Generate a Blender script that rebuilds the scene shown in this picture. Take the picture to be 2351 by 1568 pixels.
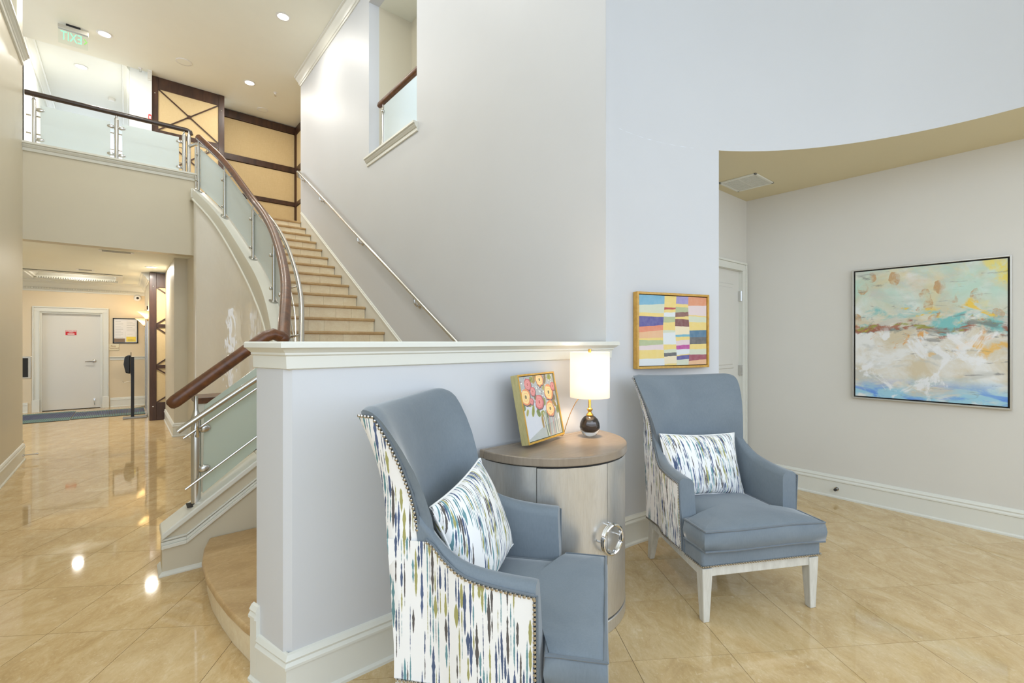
import bpy, math, random
from mathutils import Vector, Matrix, noise as mnoise
random.seed(7)
for o in list(bpy.data.objects): bpy.data.objects.remove(o, do_unlink=True)
scn = bpy.context.scene
col = scn.collection
PI = math.pi
# ------------------------------------------------------------------ camera
H = 1.42
FPX = 1070.0
THETA = math.atan(1290.5 / FPX)          # the heading: the half wall runs along +X
cam_d = bpy.data.cameras.new('camera'); cam = bpy.data.objects.new('camera', cam_d); col.objects.link(cam)
cam_d.sensor_width = 36.0; cam_d.lens = 36.0 * FPX / 2351.0
cam_d.clip_start = 0.05; cam_d.clip_end = 200
cam.location = (0, 0, H)
cam.rotation_euler = (PI / 2, 0, THETA - PI / 2)
scn.camera = cam
# ------------------------------------------------------------------ world, exposure
W = bpy.data.worlds.new('sky'); scn.world = W; W.use_nodes = True
bg = W.node_tree.nodes['Background']
bg.inputs[0].default_value = (0.74, 0.85, 1.0, 1); bg.inputs[1].default_value = 2.35
vs = scn.view_settings
vs.view_transform = 'Standard'; vs.look = 'None'; vs.gamma = 1.0; vs.use_curve_mapping = False
vs.exposure = 0.2
WARM = (1.0, 0.80, 0.55)
WARM2 = (1.0, 0.95, 0.87)
# ------------------------------------------------------------------ helpers
def lin(c):
    return tuple((x / 12.92 if x <= 0.04045 else ((x + 0.055) / 1.055) ** 2.4) for x in c)
def rgb(r, g, b): return lin((r / 255., g / 255., b / 255.))

class MB:
    def __init__(s): s.v = []; s.f = []; s.uv = None; s.fc = []
    def add(s, vs_, fs):
        n = len(s.v); s.v += [tuple(p) for p in vs_]; s.f += [tuple(i + n for i in f) for f in fs]; return s
    def box(s, x0, x1, y0, y1, z0, z1):
        return s.add([(x0,y0,z0),(x1,y0,z0),(x1,y1,z0),(x0,y1,z0),(x0,y0,z1),(x1,y0,z1),(x1,y1,z1),(x0,y1,z1)],
                     [(3,2,1,0),(4,5,6,7),(0,1,5,4),(1,2,6,5),(2,3,7,6),(3,0,4,7)])
    def prism(s, poly, z0, z1):
        n = len(poly)
        a = sum(poly[i][0]*poly[(i+1)%n][1]-poly[(i+1)%n][0]*poly[i][1] for i in range(n))
        if a < 0: poly = poly[::-1]
        return s.add([(x,y,z0) for x,y in poly] + [(x,y,z1) for x,y in poly],
                     [tuple(range(n-1,-1,-1)), tuple(range(n,2*n))] + [(i,(i+1)%n,n+(i+1)%n,n+i) for i in range(n)])
    def prism_ax(s, poly, a0, a1, ax):
        """polygon in the two other axes, extruded along ax ('x': poly=(y,z); 'y': poly=(x,z))"""
        n = len(poly)
        P = (lambda p, a: (a, p[0], p[1])) if ax == 'x' else (lambda p, a: (p[0], a, p[1]))
        return s.add([P(p,a0) for p in poly] + [P(p,a1) for p in poly],
                     [tuple(range(n-1,-1,-1)), tuple(range(n,2*n))] + [(i,(i+1)%n,n+(i+1)%n,n+i) for i in range(n)])
    def tube(s, path, r, n=10, cap=True, sx=1.0, closed=False):
        path = [Vector(p) for p in path]; m = len(path); rings = []
        up0 = Vector((0,0,1))
        for i, p in enumerate(path):
            if closed: t = (path[(i+1)%m] - path[i-1])
            else:
                t = (path[min(i+1,m-1)] - path[max(i-1,0)])
            t.normalize()
            up = up0 if abs(t.z) < 0.95 else Vector((1,0,0))
            a = t.cross(up).normalized(); b = a.cross(t).normalized()
            # mitre stretch
            k = 1.0
            if (0 < i < m-1) or closed:
                d1 = (path[i]-path[i-1]).normalized()
                c = max(0.5, d1.dot(t)); k = 1/c
            rr = r[i] if isinstance(r, (list,tuple)) else r
            ring = [p + a*math.cos(2*PI*j/n)*rr*sx*k + b*math.sin(2*PI*j/n)*rr for j in range(n)]
            rings.append(ring)
        v = [q for R in rings for q in R]; f = []
        for i in range(m if closed else m-1):
            i2 = (i+1)%m
            f += [(i*n+j, i2*n+j, i2*n+(j+1)%n, i*n+(j+1)%n) for j in range(n)]
        if cap and not closed: f += [tuple(range(n)), tuple(range((m-1)*n+n-1,(m-1)*n-1,-1))]
        return s.add(v, f)
    def lathe(s, prof, c=(0,0,0), n=24, a0=0, a1=2*PI):
        full = abs(a1-a0) > 6.28; m = len(prof); k = n if full else n+1
        v = []; f = []
        for i in range(k):
            a = a0 + (a1-a0)*i/n
            v += [(c[0]+r*math.cos(a), c[1]+r*math.sin(a), c[2]+z) for r, z in prof]
        for i in range(n):
            i2 = (i+1)%k
            f += [(i*m+j, i2*m+j, i2*m+j+1, i*m+j+1) for j in range(m-1)]
        return s.add(v, f)
    def sphere(s, c, r, n=8, m=5, sc=(1,1,1)):
        v = [(c[0], c[1], c[2]-r*sc[2])]; f = []
        for i in range(1, m):
            a = -PI/2 + PI*i/m
            v += [(c[0]+r*sc[0]*math.cos(a)*math.cos(2*PI*j/n), c[1]+r*sc[1]*math.cos(a)*math.sin(2*PI*j/n), c[2]+r*sc[2]*math.sin(a)) for j in range(n)]
        v.append((c[0], c[1], c[2]+r*sc[2])); L = len(v)-1
        f += [(0, 1+(j+1)%n, 1+j) for j in range(n)]
        for i in range(m-2):
            f += [(1+i*n+j, 1+i*n+(j+1)%n, 1+(i+1)*n+(j+1)%n, 1+(i+1)*n+j) for j in range(n)]
        f += [(L, 1+(m-2)*n+j, 1+(m-2)*n+(j+1)%n) for j in range(n)]
        return s.add(v, f)
    def sweep(s, path, prof, closed=False, cap=True):
        """moulding: path of (x,y[,z]); profile of (out,z); 'out' is to the RIGHT of travel"""
        path = [Vector((p[0],p[1],p[2] if len(p)>2 else 0)) for p in path]; m = len(path); k = len(prof)
        v = []; f = []
        for i in range(m):
            def nrm(a, b):
                d = b-a; d.z = 0; d.normalize(); return Vector((d.y, -d.x, 0))
            if closed: n1 = nrm(path[i-1], path[i]); n2 = nrm(path[i], path[(i+1)%m])
            else:
                n1 = nrm(path[max(i-1,0)], path[max(i,1)]); n2 = nrm(path[min(i,m-2)], path[min(i+1,m-1)])
            b = n1+n2; b = b / max(0.25, b.length_squared) * 2
            v += [(path[i].x+b.x*o, path[i].y+b.y*o, path[i].z+z) for o, z in prof]
        for i in range(m if closed else m-1):
            i2 = (i+1)%m
            f += [(i*k+j, i2*k+j, i2*k+(j+1)%k, i*k+(j+1)%k) for j in range(k)]
        if cap and not closed: f += [tuple(range(k)), tuple(range((m-1)*k+k-1,(m-1)*k-1,-1))]
        return s.add(v, f)
    def grid(s, fn, nu, nv, uvfn=None):
        n = len(s.v)
        s.v += [tuple(fn(i/nu, j/nv)) for j in range(nv+1) for i in range(nu+1)]
        s.f += [(n+j*(nu+1)+i, n+j*(nu+1)+i+1, n+(j+1)*(nu+1)+i+1, n+(j+1)*(nu+1)+i) for j in range(nv) for i in range(nu)]
        return s
    def build(s, name, mat, parent=None, smooth=False, bevel=0, seg=2, sub=0, sharp=40):
        me = bpy.data.meshes.new(name); me.from_pydata(s.v, [], s.f); me.validate(); me.update()
        if s.uv:
            ul = me.uv_layers.new(name='UVMap')
            for lp in me.loops: ul.data[lp.index].uv = s.uv[lp.vertex_index]
        if s.fc:
            ca = me.color_attributes.new(name='Col', type='FLOAT_COLOR', domain='CORNER')
            for p in me.polygons:
                for li in p.loop_indices: ca.data[li].color = (*s.fc[p.index], 1)
        import bmesh
        bm = bmesh.new(); bm.from_mesh(me); bmesh.ops.recalc_face_normals(bm, faces=bm.faces); bm.to_mesh(me); bm.free()
        if mat: me.materials.append(mat)
        if smooth:
            me.shade_smooth(); me.set_sharp_from_angle(angle=math.radians(sharp))
        o = bpy.data.objects.new(name, me); col.objects.link(o)
        if parent: o.parent = parent
        if bevel:
            b = o.modifiers.new('bevel', 'BEVEL'); b.width = bevel; b.segments = seg; b.limit_method = 'ANGLE'; b.angle_limit = math.radians(30)
            me.shade_smooth(); me.set_sharp_from_angle(angle=math.radians(sharp))
        if sub:
            q = o.modifiers.new('sub', 'SUBSURF'); q.levels = sub; q.render_levels = sub
        return o

def tag(o, label, cat, group=None):
    o['label'] = label; o['category'] = cat
    if group: o['group'] = group
    return o
def thing(name, label, cat, loc=(0,0,0), rz=0, group=None):
    o = bpy.data.objects.new(name, None); o.empty_display_size = 0.1; col.objects.link(o)
    o.location = loc; o.rotation_euler = (0,0,rz)
    return tag(o, label, cat, group)
def struct(o): o['kind'] = 'structure'; return o
def sroot(name):
    o = bpy.data.objects.new(name, None); o.empty_display_size = 0.1; col.objects.link(o); return struct(o)
def stuff(o): o['kind'] = 'stuff'; return o
def box(name, mat, parent, *a, **k): return MB().box(*a).build(name, mat, parent, **k)
def dup(o, name=None, parent=None):
    c = o.copy(); col.objects.link(c)
    if parent: c.parent = parent
    return c
def catmull(P, n=10):
    P = [Vector(p) for p in P]; Q = [2*P[0]-P[1]] + P + [2*P[-1]-P[-2]]; out = []
    for i in range(1, len(Q)-2):
        a, b, c, d = Q[i-1:i+3]
        for k in range(n):
            t = k/n; out.append(.5*((2*b)+(c-a)*t+(2*a-5*b+4*c-d)*t*t+(3*b-a-3*c+d)*t**3))
    out.append(P[-1]); return out
def interp(x, xs, ys):
    if x <= xs[0]: return ys[0]
    for i in range(len(xs)-1):
        if x <= xs[i+1]:
            t = (x-xs[i])/(xs[i+1]-xs[i]); return ys[i]+(ys[i+1]-ys[i])*t
    return ys[-1]
def sinterp(x, xs, ys):
    """smooth monotone-ish interpolation"""
    if x <= xs[0]: return ys[0]
    if x >= xs[-1]: return ys[-1]
    i = max(k for k in range(len(xs)-1) if xs[k] <= x)
    def sl(k):
        if k <= 0 or k >= len(xs)-1:
            k2 = min(max(k,0), len(xs)-2) if k <= 0 else len(xs)-2
            return (ys[k2+1]-ys[k2])/(xs[k2+1]-xs[k2])
        return (ys[k+1]-ys[k-1])/(xs[k+1]-xs[k-1])
    h = xs[i+1]-xs[i]; t = (x-xs[i])/h
    return (2*t**3-3*t*t+1)*ys[i]+(t**3-2*t*t+t)*h*sl(i)+(-2*t**3+3*t*t)*ys[i+1]+(t**3-t*t)*h*sl(i+1)

# ------------------------------------------------------------------ node helpers / materials
class NT:
    def __init__(s, name):
        s.m = bpy.data.materials.new(name); s.m.use_nodes = True; s.t = s.m.node_tree
        s.b = s.t.nodes['Principled BSDF']; s.out = s.t.nodes['Material Output']
    def n(s, typ, **k):
        x = s.t.nodes.new(typ)
        for a, v in k.items(): setattr(x, a, v)
        return x
    def l(s, a, b): s.t.links.new(a, b)
    def inp(s, node, i, v):
        if hasattr(v, 'links') or isinstance(v, bpy.types.NodeSocket): s.l(v, node.inputs[i])
        elif v is not None: node.inputs[i].default_value = v
    def math(s, op, a, b=None, c=None, clamp=False):
        x = s.n('ShaderNodeMath', operation=op); x.use_clamp = clamp
        for i, v in enumerate((a, b, c)):
            if v is not None: s.inp(x, i, v)
        return x.outputs[0]
    def mix(s, fac, a, b, mode='MIX'):
        x = s.n('ShaderNodeMix', data_type='RGBA', blend_type=mode)
        s.inp(x, 0, fac)
        for i, v in ((6, a), (7, b)):
            if isinstance(v, tuple): v = (*v[:3], 1)
            s.inp(x, i, v)
        return x.outputs[2]
    def noise(s, vec, scale, detail=3, rough=.55, dist=0.0, dims='3D'):
        x = s.n('ShaderNodeTexNoise', noise_dimensions=dims)
        if vec is not None: s.l(vec, x.inputs['Vector'])
        x.inputs['Scale'].default_value = scale; x.inputs['Detail'].default_value = detail
        x.inputs['Roughness'].default_value = rough; x.inputs['Distortion'].default_value = dist
        return x.outputs[0]
    def ramp(s, fac, stops, interp='LINEAR'):
        x = s.n('ShaderNodeValToRGB'); x.color_ramp.interpolation = interp
        e = x.color_ramp.elements
        while len(e) < len(stops): e.new(0.5)
        for k, (p, c) in enumerate(stops):
            e[k].position = p; e[k].color = (*c[:3], 1) if isinstance(c, tuple) else (c, c, c, 1)
        s.l(fac, x.inputs[0]); return x.outputs[0]
    def coord(s, kind='Object'): return s.n('ShaderNodeTexCoord').outputs[kind]
    def mapping(s, vec, scale=(1,1,1), loc=(0,0,0), rot=(0,0,0)):
        x = s.n('ShaderNodeMapping'); s.l(vec, x.inputs[0])
        x.inputs['Scale'].default_value = scale; x.inputs['Location'].default_value = loc; x.inputs['Rotation'].default_value = rot
        return x.outputs[0]
    def bump(s, h, strength=.2, dist=.01):
        x = s.n('ShaderNodeBump'); x.inputs['Strength'].default_value = strength; x.inputs['Distance'].default_value = dist
        s.l(h, x.inputs['Height']); s.l(x.outputs[0], s.b.inputs['Normal'])
    def set(s, **k):
        names = dict(base='Base Color', rough='Roughness', metal='Metallic', spec='Specular IOR Level', coat='Coat Weight', coatr='Coat Roughness', sheen='Sheen Weight', trans='Transmission Weight', ior='IOR', emis='Emission Color', emis_s='Emission Strength', sheenr='Sheen Roughness')
        for a, v in k.items():
            if isinstance(v, tuple): v = (*v[:3], 1)
            s.inp(s.b, names[a], v)
        return s

def paint(name, c, rough=.5, var=.04, bump=.03, scale=2.0, spec=.4):
    t = NT(name); w = t.n('ShaderNodeNewGeometry').outputs['Position']
    nz = t.noise(w, scale, 4, .6)
    d = tuple(x*(1-var) for x in c); e = tuple(min(1, x*(1+var*.5)) for x in c)
    t.set(base=t.mix(nz, d, e), rough=rough, spec=spec)
    if bump: t.bump(t.noise(w, 260, 2), bump, .002)
    return t.m
M = {}
M['wall'] = paint('wall_paint', rgb(212,203,180), .42)
M['wall_r'] = paint('alcove_daylit_beige', rgb(219,215,205), .45)  # hall beige made paler and bluer to imitate daylight on the alcove walls
M['soffit'] = paint('soffit_paint', rgb(220,208,172), .55)
M['wall_l'] = paint('cream_lobby_paint', rgb(228,210,178), .45)
M['wall_w'] = paint('white_plaster', rgb(211,212,213), .5, .035, .04, 1.6)
M['ceil'] = paint('ceiling_paint', rgb(238,238,224), .6)
M['corr'] = paint('corridor_daylit_white', rgb(234,236,230), .5)  # hall paint whitened to stand in for daylight in the corridor
M['trim'] = paint('trim_paint', rgb(226,225,214), .32, .015, 0, 2, .45)
M['door'] = paint('door_paint', rgb(222,219,210), .38, .02, 0)
M['gloss'] = paint('polished_plaster', rgb(242,240,234), .05, .05, 0, 3.0, .6)
def flat(name, c, rough=.5, metal=0., **k):
    t = NT(name); t.set(base=c, rough=rough, metal=metal, **k); return t.m
_t = M['gloss'].node_tree; _b = _t.nodes.new('ShaderNodeBump'); _n = _t.nodes.new('ShaderNodeTexNoise'); _g = _t.nodes.new('ShaderNodeNewGeometry')
_n.inputs['Scale'].default_value = 5; _n.inputs['Detail'].default_value = 2; _b.inputs['Strength'].default_value = .12; _b.inputs['Distance'].default_value = .05
_t.links.new(_g.outputs['Position'], _n.inputs['Vector']); _t.links.new(_n.outputs[0], _b.inputs['Height']); _t.links.new(_b.outputs[0], _t.nodes['Principled BSDF'].inputs['Normal'])
M['steel'] = flat('brushed_steel', (.62,.61,.58), .22, 1.0)
M['chrome'] = flat('polished_chrome', (.75,.74,.72), .08, 1.0)
M['nickel'] = flat('nailhead_nickel', (.52,.50,.46), .22, 1.0)
M['brass'] = flat('brass', rgb(226,178,92), .22, 1.0)
M['gold'] = None
M['black'] = flat('black_plastic', (.012,.012,.013), .35)
M['white'] = flat('white_plastic', (.80,.79,.76), .4)
M['dark'] = flat('dark_gap', (.02,.018,.015), .8)
M['grille'] = flat('grey_grille', (.25,.25,.24), .6)
M['rubber'] = flat('rubber_foot', (.03,.028,.026), .7)
M['paper'] = flat('paper', (.85,.84,.82), .7)
M['ink'] = flat('print_ink', (.30,.29,.28), .8)
M['yellow'] = flat('yellow_paper', rgb(247,222,96), .7)
M['kraft'] = flat('brown_leaflet', rgb(140,118,98), .7)
M['red'] = flat('red_print', (.62,.01,.02), .5)
M['signw'] = flat('white_print', (.85,.83,.80), .5)
M['cream'] = flat('cream_sign', rgb(232,220,186), .5)
M['gilt'] = flat('gilt_print', rgb(150,108,60), .5)

def wood(name, c1, c2, scale=(1,1,1), rough=.3, coat=.3, grain=9):
    t = NT(name); o = t.mapping(t.coord('Object'), scale)
    nz = t.noise(o, grain, 6, .65, .6); t.set(base=t.mix(t.ramp(nz, [(.3, 0.), (.72, 1.)]), c1, c2), rough=rough, coat=coat, coatr=.15)
    t.bump(nz, .05, .003); return t.m
M['rail'] = wood('handrail_walnut', rgb(66,36,18), rgb(122,74,38), (1,1,1), .38, .18, 14)
M['drail'] = wood('dark_handrail', rgb(40,27,20), rgb(66,46,34), (1,1,1), .3, .4, 14)
M['frame'] = wood('dark_panel_wood', rgb(46,28,20), rgb(84,54,36), (1,1,.15), .38, .15, 10)
M['leg'] = wood('whitewashed_wood', rgb(196,192,180), rgb(222,219,208), (1,1,.2), .45, .1, 30)
M['goldframe'] = wood('gold_leaf_frame', rgb(186,138,44), rgb(214,168,72), (1,1,1), .35, .2, 30)
M['greenframe'] = wood('champagne_frame', rgb(170,160,108), rgb(196,184,132), (6,6,.6), .4, .1, 30)
M['silverframe'] = flat('silver_frame', rgb(196,192,182), .35, .6)
# linen wall fabric
t = NT('linen_fabric'); o = t.n('ShaderNodeNewGeometry').outputs['Position']
a = t.noise(t.mapping(o, (4, 4, 90)), 3, 3); b = t.noise(t.mapping(o, (90, 90, 4)), 3, 3)
t.set(base=t.mix(t.math('MULTIPLY', a, b), rgb(206,180,132), rgb(240,220,178)), rough=.85, spec=.1); t.bump(t.math('ADD', a, b), .15, .002); M['linen'] = t.m
# travertine
def travertine(name, cs, rough, perobj=True, sc=1.0, coat=.0):
    t = NT(name)
    o = t.coord('Object')
    if perobj:
        r = t.n('ShaderNodeObjectInfo').outputs['Random']
        cb = t.n('ShaderNodeCombineXYZ'); t.l(t.math('MULTIPLY', r, 37.0), cb.inputs[0]); t.l(t.math('MULTIPLY', r, 91.0), cb.inputs[1]); t.l(t.math('MULTIPLY', r, 17.0), cb.inputs[2])
        va = t.n('ShaderNodeVectorMath', operation='ADD'); t.l(o, va.inputs[0]); t.l(cb.outputs[0], va.inputs[1]); o = va.outputs[0]
    n1 = t.noise(t.mapping(o, (1.5*sc, 2.4*sc, 2*sc)), 2.6, 9, .72, .9)
    n2 = t.noise(t.mapping(o, (3*sc, 9*sc, 6*sc)), 4.5, 6, .7, 1.2)
    n3 = t.noise(o, 46*sc, 4, .65, .8)
    c = t.ramp(n1, [(.25, cs[0]), (.45, cs[1]), (.58, cs[2]), (.75, cs[3])])
    c = t.mix(t.math('MULTIPLY', t.ramp(n2, [(.45, 0.), (.72, 1.)]), .45), c, cs[1])
    c = t.mix(t.math('MULTIPLY', t.ramp(n3, [(.60, 0.), (.68, 1.)]), .5), c, cs[3])
    n4 = t.noise(t.mapping(o, (1, 2.2, 1.5)), 34*sc, 8, .75, .4)
    c = t.mix(t.math('MULTIPLY', t.ramp(n4, [(.30, 1.), (.47, 0.)]), .55), c, cs[0])
    c = t.mix(t.math('MULTIPLY', t.ramp(n4, [(.55, 0.), (.70, 1.)]), .5), c, cs[3])
    if perobj:
        c = t.mix(t.math('MULTIPLY', r, .25), c, cs[2])
    t.set(base=c, rough=rough, spec=.55, coat=coat, coatr=.03); return t.m
FLC = (rgb(178,148,98), rgb(202,172,122), rgb(214,188,142), rgb(230,212,174))
M['tile'] = travertine('travertine_tile', FLC, .045)
M['slab'] = flat('tile_grout', rgb(140,126,102), .8)
M['tread'] = travertine('travertine_tread', (rgb(166,132,88), rgb(184,151,104), rgb(196,165,118), rgb(213,187,144)), .3)
M['riser'] = travertine('travertine_riser', (rgb(222,202,164), rgb(234,216,180), rgb(242,228,194), rgb(250,240,214)), .42)
# velvet
t = NT('blue_velvet'); o = t.coord('Object')
n1 = t.noise(o, 3.2, 4, .6, .5); n2 = t.noise(t.mapping(o, (1,1,.3)), 160, 2)
c = t.mix(n1, rgb(97,108,117), rgb(129,139,146)); c = t.mix(t.math('MULTIPLY', n2, .25), c, rgb(156,165,172))
t.set(base=c, rough=.72, sheen=.5, sheenr=.35, spec=.2); t.bump(n2, .08, .001); M['velvet'] = t.m
M['piping'] = flat('velvet_piping', rgb(98,108,116), .7, sheen=.4)
# brush-stroke fabric: UV in metres
def strokes(name, sc=1.0, angle=0.0):
    t = NT(name)
    uv = t.mapping(t.coord('UV'), (sc, sc, 1), rot=(0, 0, angle))
    wob = t.noise(t.mapping(uv, (9, 3, 1)), 1.0, 2)
    sx = t.n('ShaderNodeSeparateXYZ'); t.l(uv, sx.inputs[0])
    mask = None; colr = (rgb(244,243,240))
    PAL = [(0.0, rgb(52,48,48)), (.22, rgb(56,80,124)), (.42, rgb(92,142,150)), (.6, rgb(160,156,84)), (.74, rgb(74,66,62)), (.86, rgb(52,74,112))]
    for k, (freq, vf, off, thr) in enumerate(((50, 6.0, 0.0, .22), (50, 12.0, .5, .45))):
        xx = t.math('ADD', t.math('MULTIPLY', t.math('ADD', sx.outputs[0], t.math('MULTIPLY', t.math('SUBTRACT', wob, .5), .010)), float(freq)), off + 100)
        ci = t.math('FLOOR', xx); fx = t.math('SUBTRACT', t.math('FRACT', xx), .5)
        wn = t.n('ShaderNodeTexWhiteNoise', noise_dimensions='1D'); t.l(ci, wn.inputs['W'])
        vv = t.math('ADD', t.math('MULTIPLY', sx.outputs[1], vf), t.math('MULTIPLY', wn.outputs['Value'], 13.7))
        vi = t.math('FLOOR', vv); fy = t.math('SUBTRACT', t.math('FRACT', vv), .5)
        cb = t.n('ShaderNodeCombineXYZ'); t.l(ci, cb.inputs[0]); t.l(vi, cb.inputs[1]); cb.inputs[2].default_value = k*3.3
        w2 = t.n('ShaderNodeTexWhiteNoise', noise_dimensions='3D'); t.l(cb.outputs[0], w2.inputs['Vector'])
        r1 = w2.outputs['Value']; sp = t.n('ShaderNodeSeparateColor'); t.l(w2.outputs['Color'], sp.inputs[0])
        # half width tapering along the stroke, wobbling
        edge = t.noise(t.mapping(t.coord('UV'), (40, 60, 1)), 2.0, 3)
        blob = t.noise(t.mapping(t.coord('UV'), (6, 26, 1), loc=(k*3.1, 0, 0)), 1.0, 1)
        env = t.math('SUBTRACT', 1.0, t.math('POWER', t.math('MULTIPLY', t.math('ABSOLUTE', fy), 2.0), 3.0))
        hw = t.math('MULTIPLY', t.math('MULTIPLY_ADD', sp.outputs[1], .22, .05), env)
        hw = t.math('MULTIPLY', hw, t.math('MULTIPLY_ADD', blob, 2.6, -.32))
        hw = t.math('ADD', hw, t.math('MULTIPLY', t.math('SUBTRACT', edge, .5), .12))
        mk = t.math('GREATER_THAN', hw, t.math('ABSOLUTE', fx))
        mk = t.math('MULTIPLY', mk, t.math('GREATER_THAN', r1, thr))
        pc = t.ramp(sp.outputs[0], PAL, 'CONSTANT')
        colr = t.mix(t.math('MULTIPLY', mk, .93), colr, pc)
    t.set(base=colr, rough=.8, spec=.15)
    t.bump(t.noise(t.mapping(t.coord('UV'), (1, 1, 1)), 900, 2), .1, .001)
    return t.m
M['print'] = strokes('stroke_print_fabric', 1.0)
M['print_b'] = strokes('stroke_print_cushion', 1.15, .35)
M['print_c'] = strokes('stroke_print_cushion_tilted', 1.15, -.12)
# frosted glass
def frosted(name, c, tr=.22):
    m = bpy.data.materials.new(name); m.use_nodes = True; nt = m.node_tree; nt.nodes.clear()
    out = nt.nodes.new('ShaderNodeOutputMaterial')
    d = nt.nodes.new('ShaderNodeBsdfDiffuse'); d.inputs[0].default_value = (*c, 1)
    tl = nt.nodes.new('ShaderNodeBsdfTranslucent'); tl.inputs[0].default_value = (*c, 1)
    tp = nt.nodes.new('ShaderNodeBsdfTransparent'); tp.inputs[0].default_value = (.9, .97, .95, 1)
    g = nt.nodes.new('ShaderNodeBsdfGlossy'); g.inputs[1].default_value = .25
    m1 = nt.nodes.new('ShaderNodeMixShader'); m1.inputs[0].default_value = .5
    nt.links.new(d.outputs[0], m1.inputs[1]); nt.links.new(tl.outputs[0], m1.inputs[2])
    m2 = nt.nodes.new('ShaderNodeMixShader'); m2.inputs[0].default_value = tr
    nt.links.new(m1.outputs[0], m2.inputs[1]); nt.links.new(tp.outputs[0], m2.inputs[2])
    m3 = nt.nodes.new('ShaderNodeMixShader'); fr = nt.nodes.new('ShaderNodeFresnel'); fr.inputs[0].default_value = 1.2
    nt.links.new(fr.outputs[0], m3.inputs[0]); nt.links.new(m2.outputs[0], m3.inputs[1]); nt.links.new(g.outputs[0], m3.inputs[2])
    nt.links.new(m3.outputs[0], out.inputs[0]); return m
M['glass'] = frosted('frosted_glass', (.92,.99,1.0), .10)
M['glass_low'] = frosted('frosted_glass_green', (.76,.83,.75), .22)
M['clear'] = flat('clear_acrylic', (.9,.95,.93), .05, trans=1.0, ior=1.2)
M['crystal'] = flat('crystal', (.95,.95,.93), .0, trans=1.0, ior=1.45)
def emit(name, c, s):
    t = NT(name); t.set(base=(0,0,0), emis=c, emis_s=s); return t.m
M['lens'] = emit('downlight_lens', (1.0,.93,.80), 14)
M['green'] = emit('exit_green', (.30,.95,.55), 1.2)
M['green2'] = emit('exit_arrow_green', (.30,.80,.12), .9)
def translucent(name, c, es=0, ec=(1,.85,.65)):
    m = bpy.data.materials.new(name); m.use_nodes = True; nt = m.node_tree; nt.nodes.clear()
    out = nt.nodes.new('ShaderNodeOutputMaterial')
    d = nt.nodes.new('ShaderNodeBsdfDiffuse'); d.inputs[0].default_value = (*c, 1)
    tl = nt.nodes.new('ShaderNodeBsdfTranslucent'); tl.inputs[0].default_value = (*c, 1)
    m1 = nt.nodes.new('ShaderNodeMixShader'); m1.inputs[0].default_value = .5
    nt.links.new(d.outputs[0], m1.inputs[1]); nt.links.new(tl.outputs[0], m1.inputs[2])
    nt.links.new(m1.outputs[0], out.inputs[0]); return m
M['shade'] = translucent('linen_shade', (.74,.74,.73))
M['alabaster'] = translucent('alabaster_shade', (.9,.82,.66))
# cerused cabinet wood
t = NT('silver_oak'); o = t.coord('Object')
n1 = t.noise(t.mapping(o, (4,4,1.0)), 5, 6, .65, 1.8); n2 = t.noise(t.mapping(o, (40,40,3)), 4, 5, .7)
c = t.mix(n1, rgb(198,196,191), rgb(226,224,219)); c = t.mix(t.math('MULTIPLY', t.ramp(n2, [(.48, 0.), (.64, 1.)]), .35), c, rgb(196,190,178))
t.set(base=c, rough=.33, metal=.75, spec=.5); t.bump(n2, .08, .002); M['cab'] = t.m
t = NT('silver_oak_top'); o = t.coord('Object')
n1 = t.noise(t.mapping(o, (1.5,14,1)), 4, 6, .65, 1.0)
t.set(base=t.mix(n1, rgb(132,118,102), rgb(176,160,140)), rough=.3, metal=.15); M['cabtop'] = t.m
M['colattr'] = None
t = NT('painted_canvas'); at = t.n('ShaderNodeVertexColor'); at.layer_name = 'Col'
nz = t.noise(t.coord('Object'), 30, 4); t.set(base=t.mix(t.math('MULTIPLY', nz, .22), at.outputs[0], (.85,.82,.75)), rough=.6); t.bump(nz, .1, .002); M['colattr'] = t.m

def arealight(name, loc, size, power, color, rot=(0,0,0), parent=None, shape='DISK', spread=PI):
    l = bpy.data.lights.new(name, 'AREA'); l.shape = shape; l.size = size; l.energy = power; l.color = color; l.spread = spread
    o = bpy.data.objects.new(name, l); col.objects.link(o); o.location = loc; o.rotation_euler = rot
    if parent: o.parent = parent
    return o
def pointlight(name, loc, r, power, color, parent=None):
    l = bpy.data.lights.new(name, 'POINT'); l.shadow_soft_size = r; l.energy = power; l.color = color
    o = bpy.data.objects.new(name, l); col.objects.link(o); o.location = loc
    if parent: o.parent = parent
    return o
def text(name, s, size, mat, parent, loc, rot, ext=.001, align='CENTER', sx=1.0):
    c = bpy.data.curves.new(name, 'FONT'); c.body = s; c.size = size; c.extrude = ext; c.align_x = align; c.align_y = 'CENTER'; c.resolution_u = 3
    tmp = bpy.data.objects.new(name+'_tmp', c); col.objects.link(tmp)
    bpy.context.view_layer.update()
    me = bpy.data.meshes.new_from_object(tmp.evaluated_get(bpy.context.evaluated_depsgraph_get()))
    bpy.data.objects.remove(tmp, do_unlink=True)
    me.name = name; me.materials.clear(); me.materials.append(mat)
    o = bpy.data.objects.new(name, me); col.objects.link(o); o.location = loc; o.rotation_euler = rot; o.scale = (sx, 1, 1)
    if parent: o.parent = parent
    return o
# ================================================================== SETTING
ZU = 3.59          # upper floor
ZC = 6.20          # upper ceiling
ZL = 2.67          # lobby ceiling
ZS = 2.88          # alcove soffit
XW = 2.457         # stair wall plane
DC = (2.59, 0.28); DR = 1.71      # round bay
def drum(a, r=DR): return (DC[0]+r*math.cos(math.radians(a)), DC[1]+r*math.sin(math.radians(a)))
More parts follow.
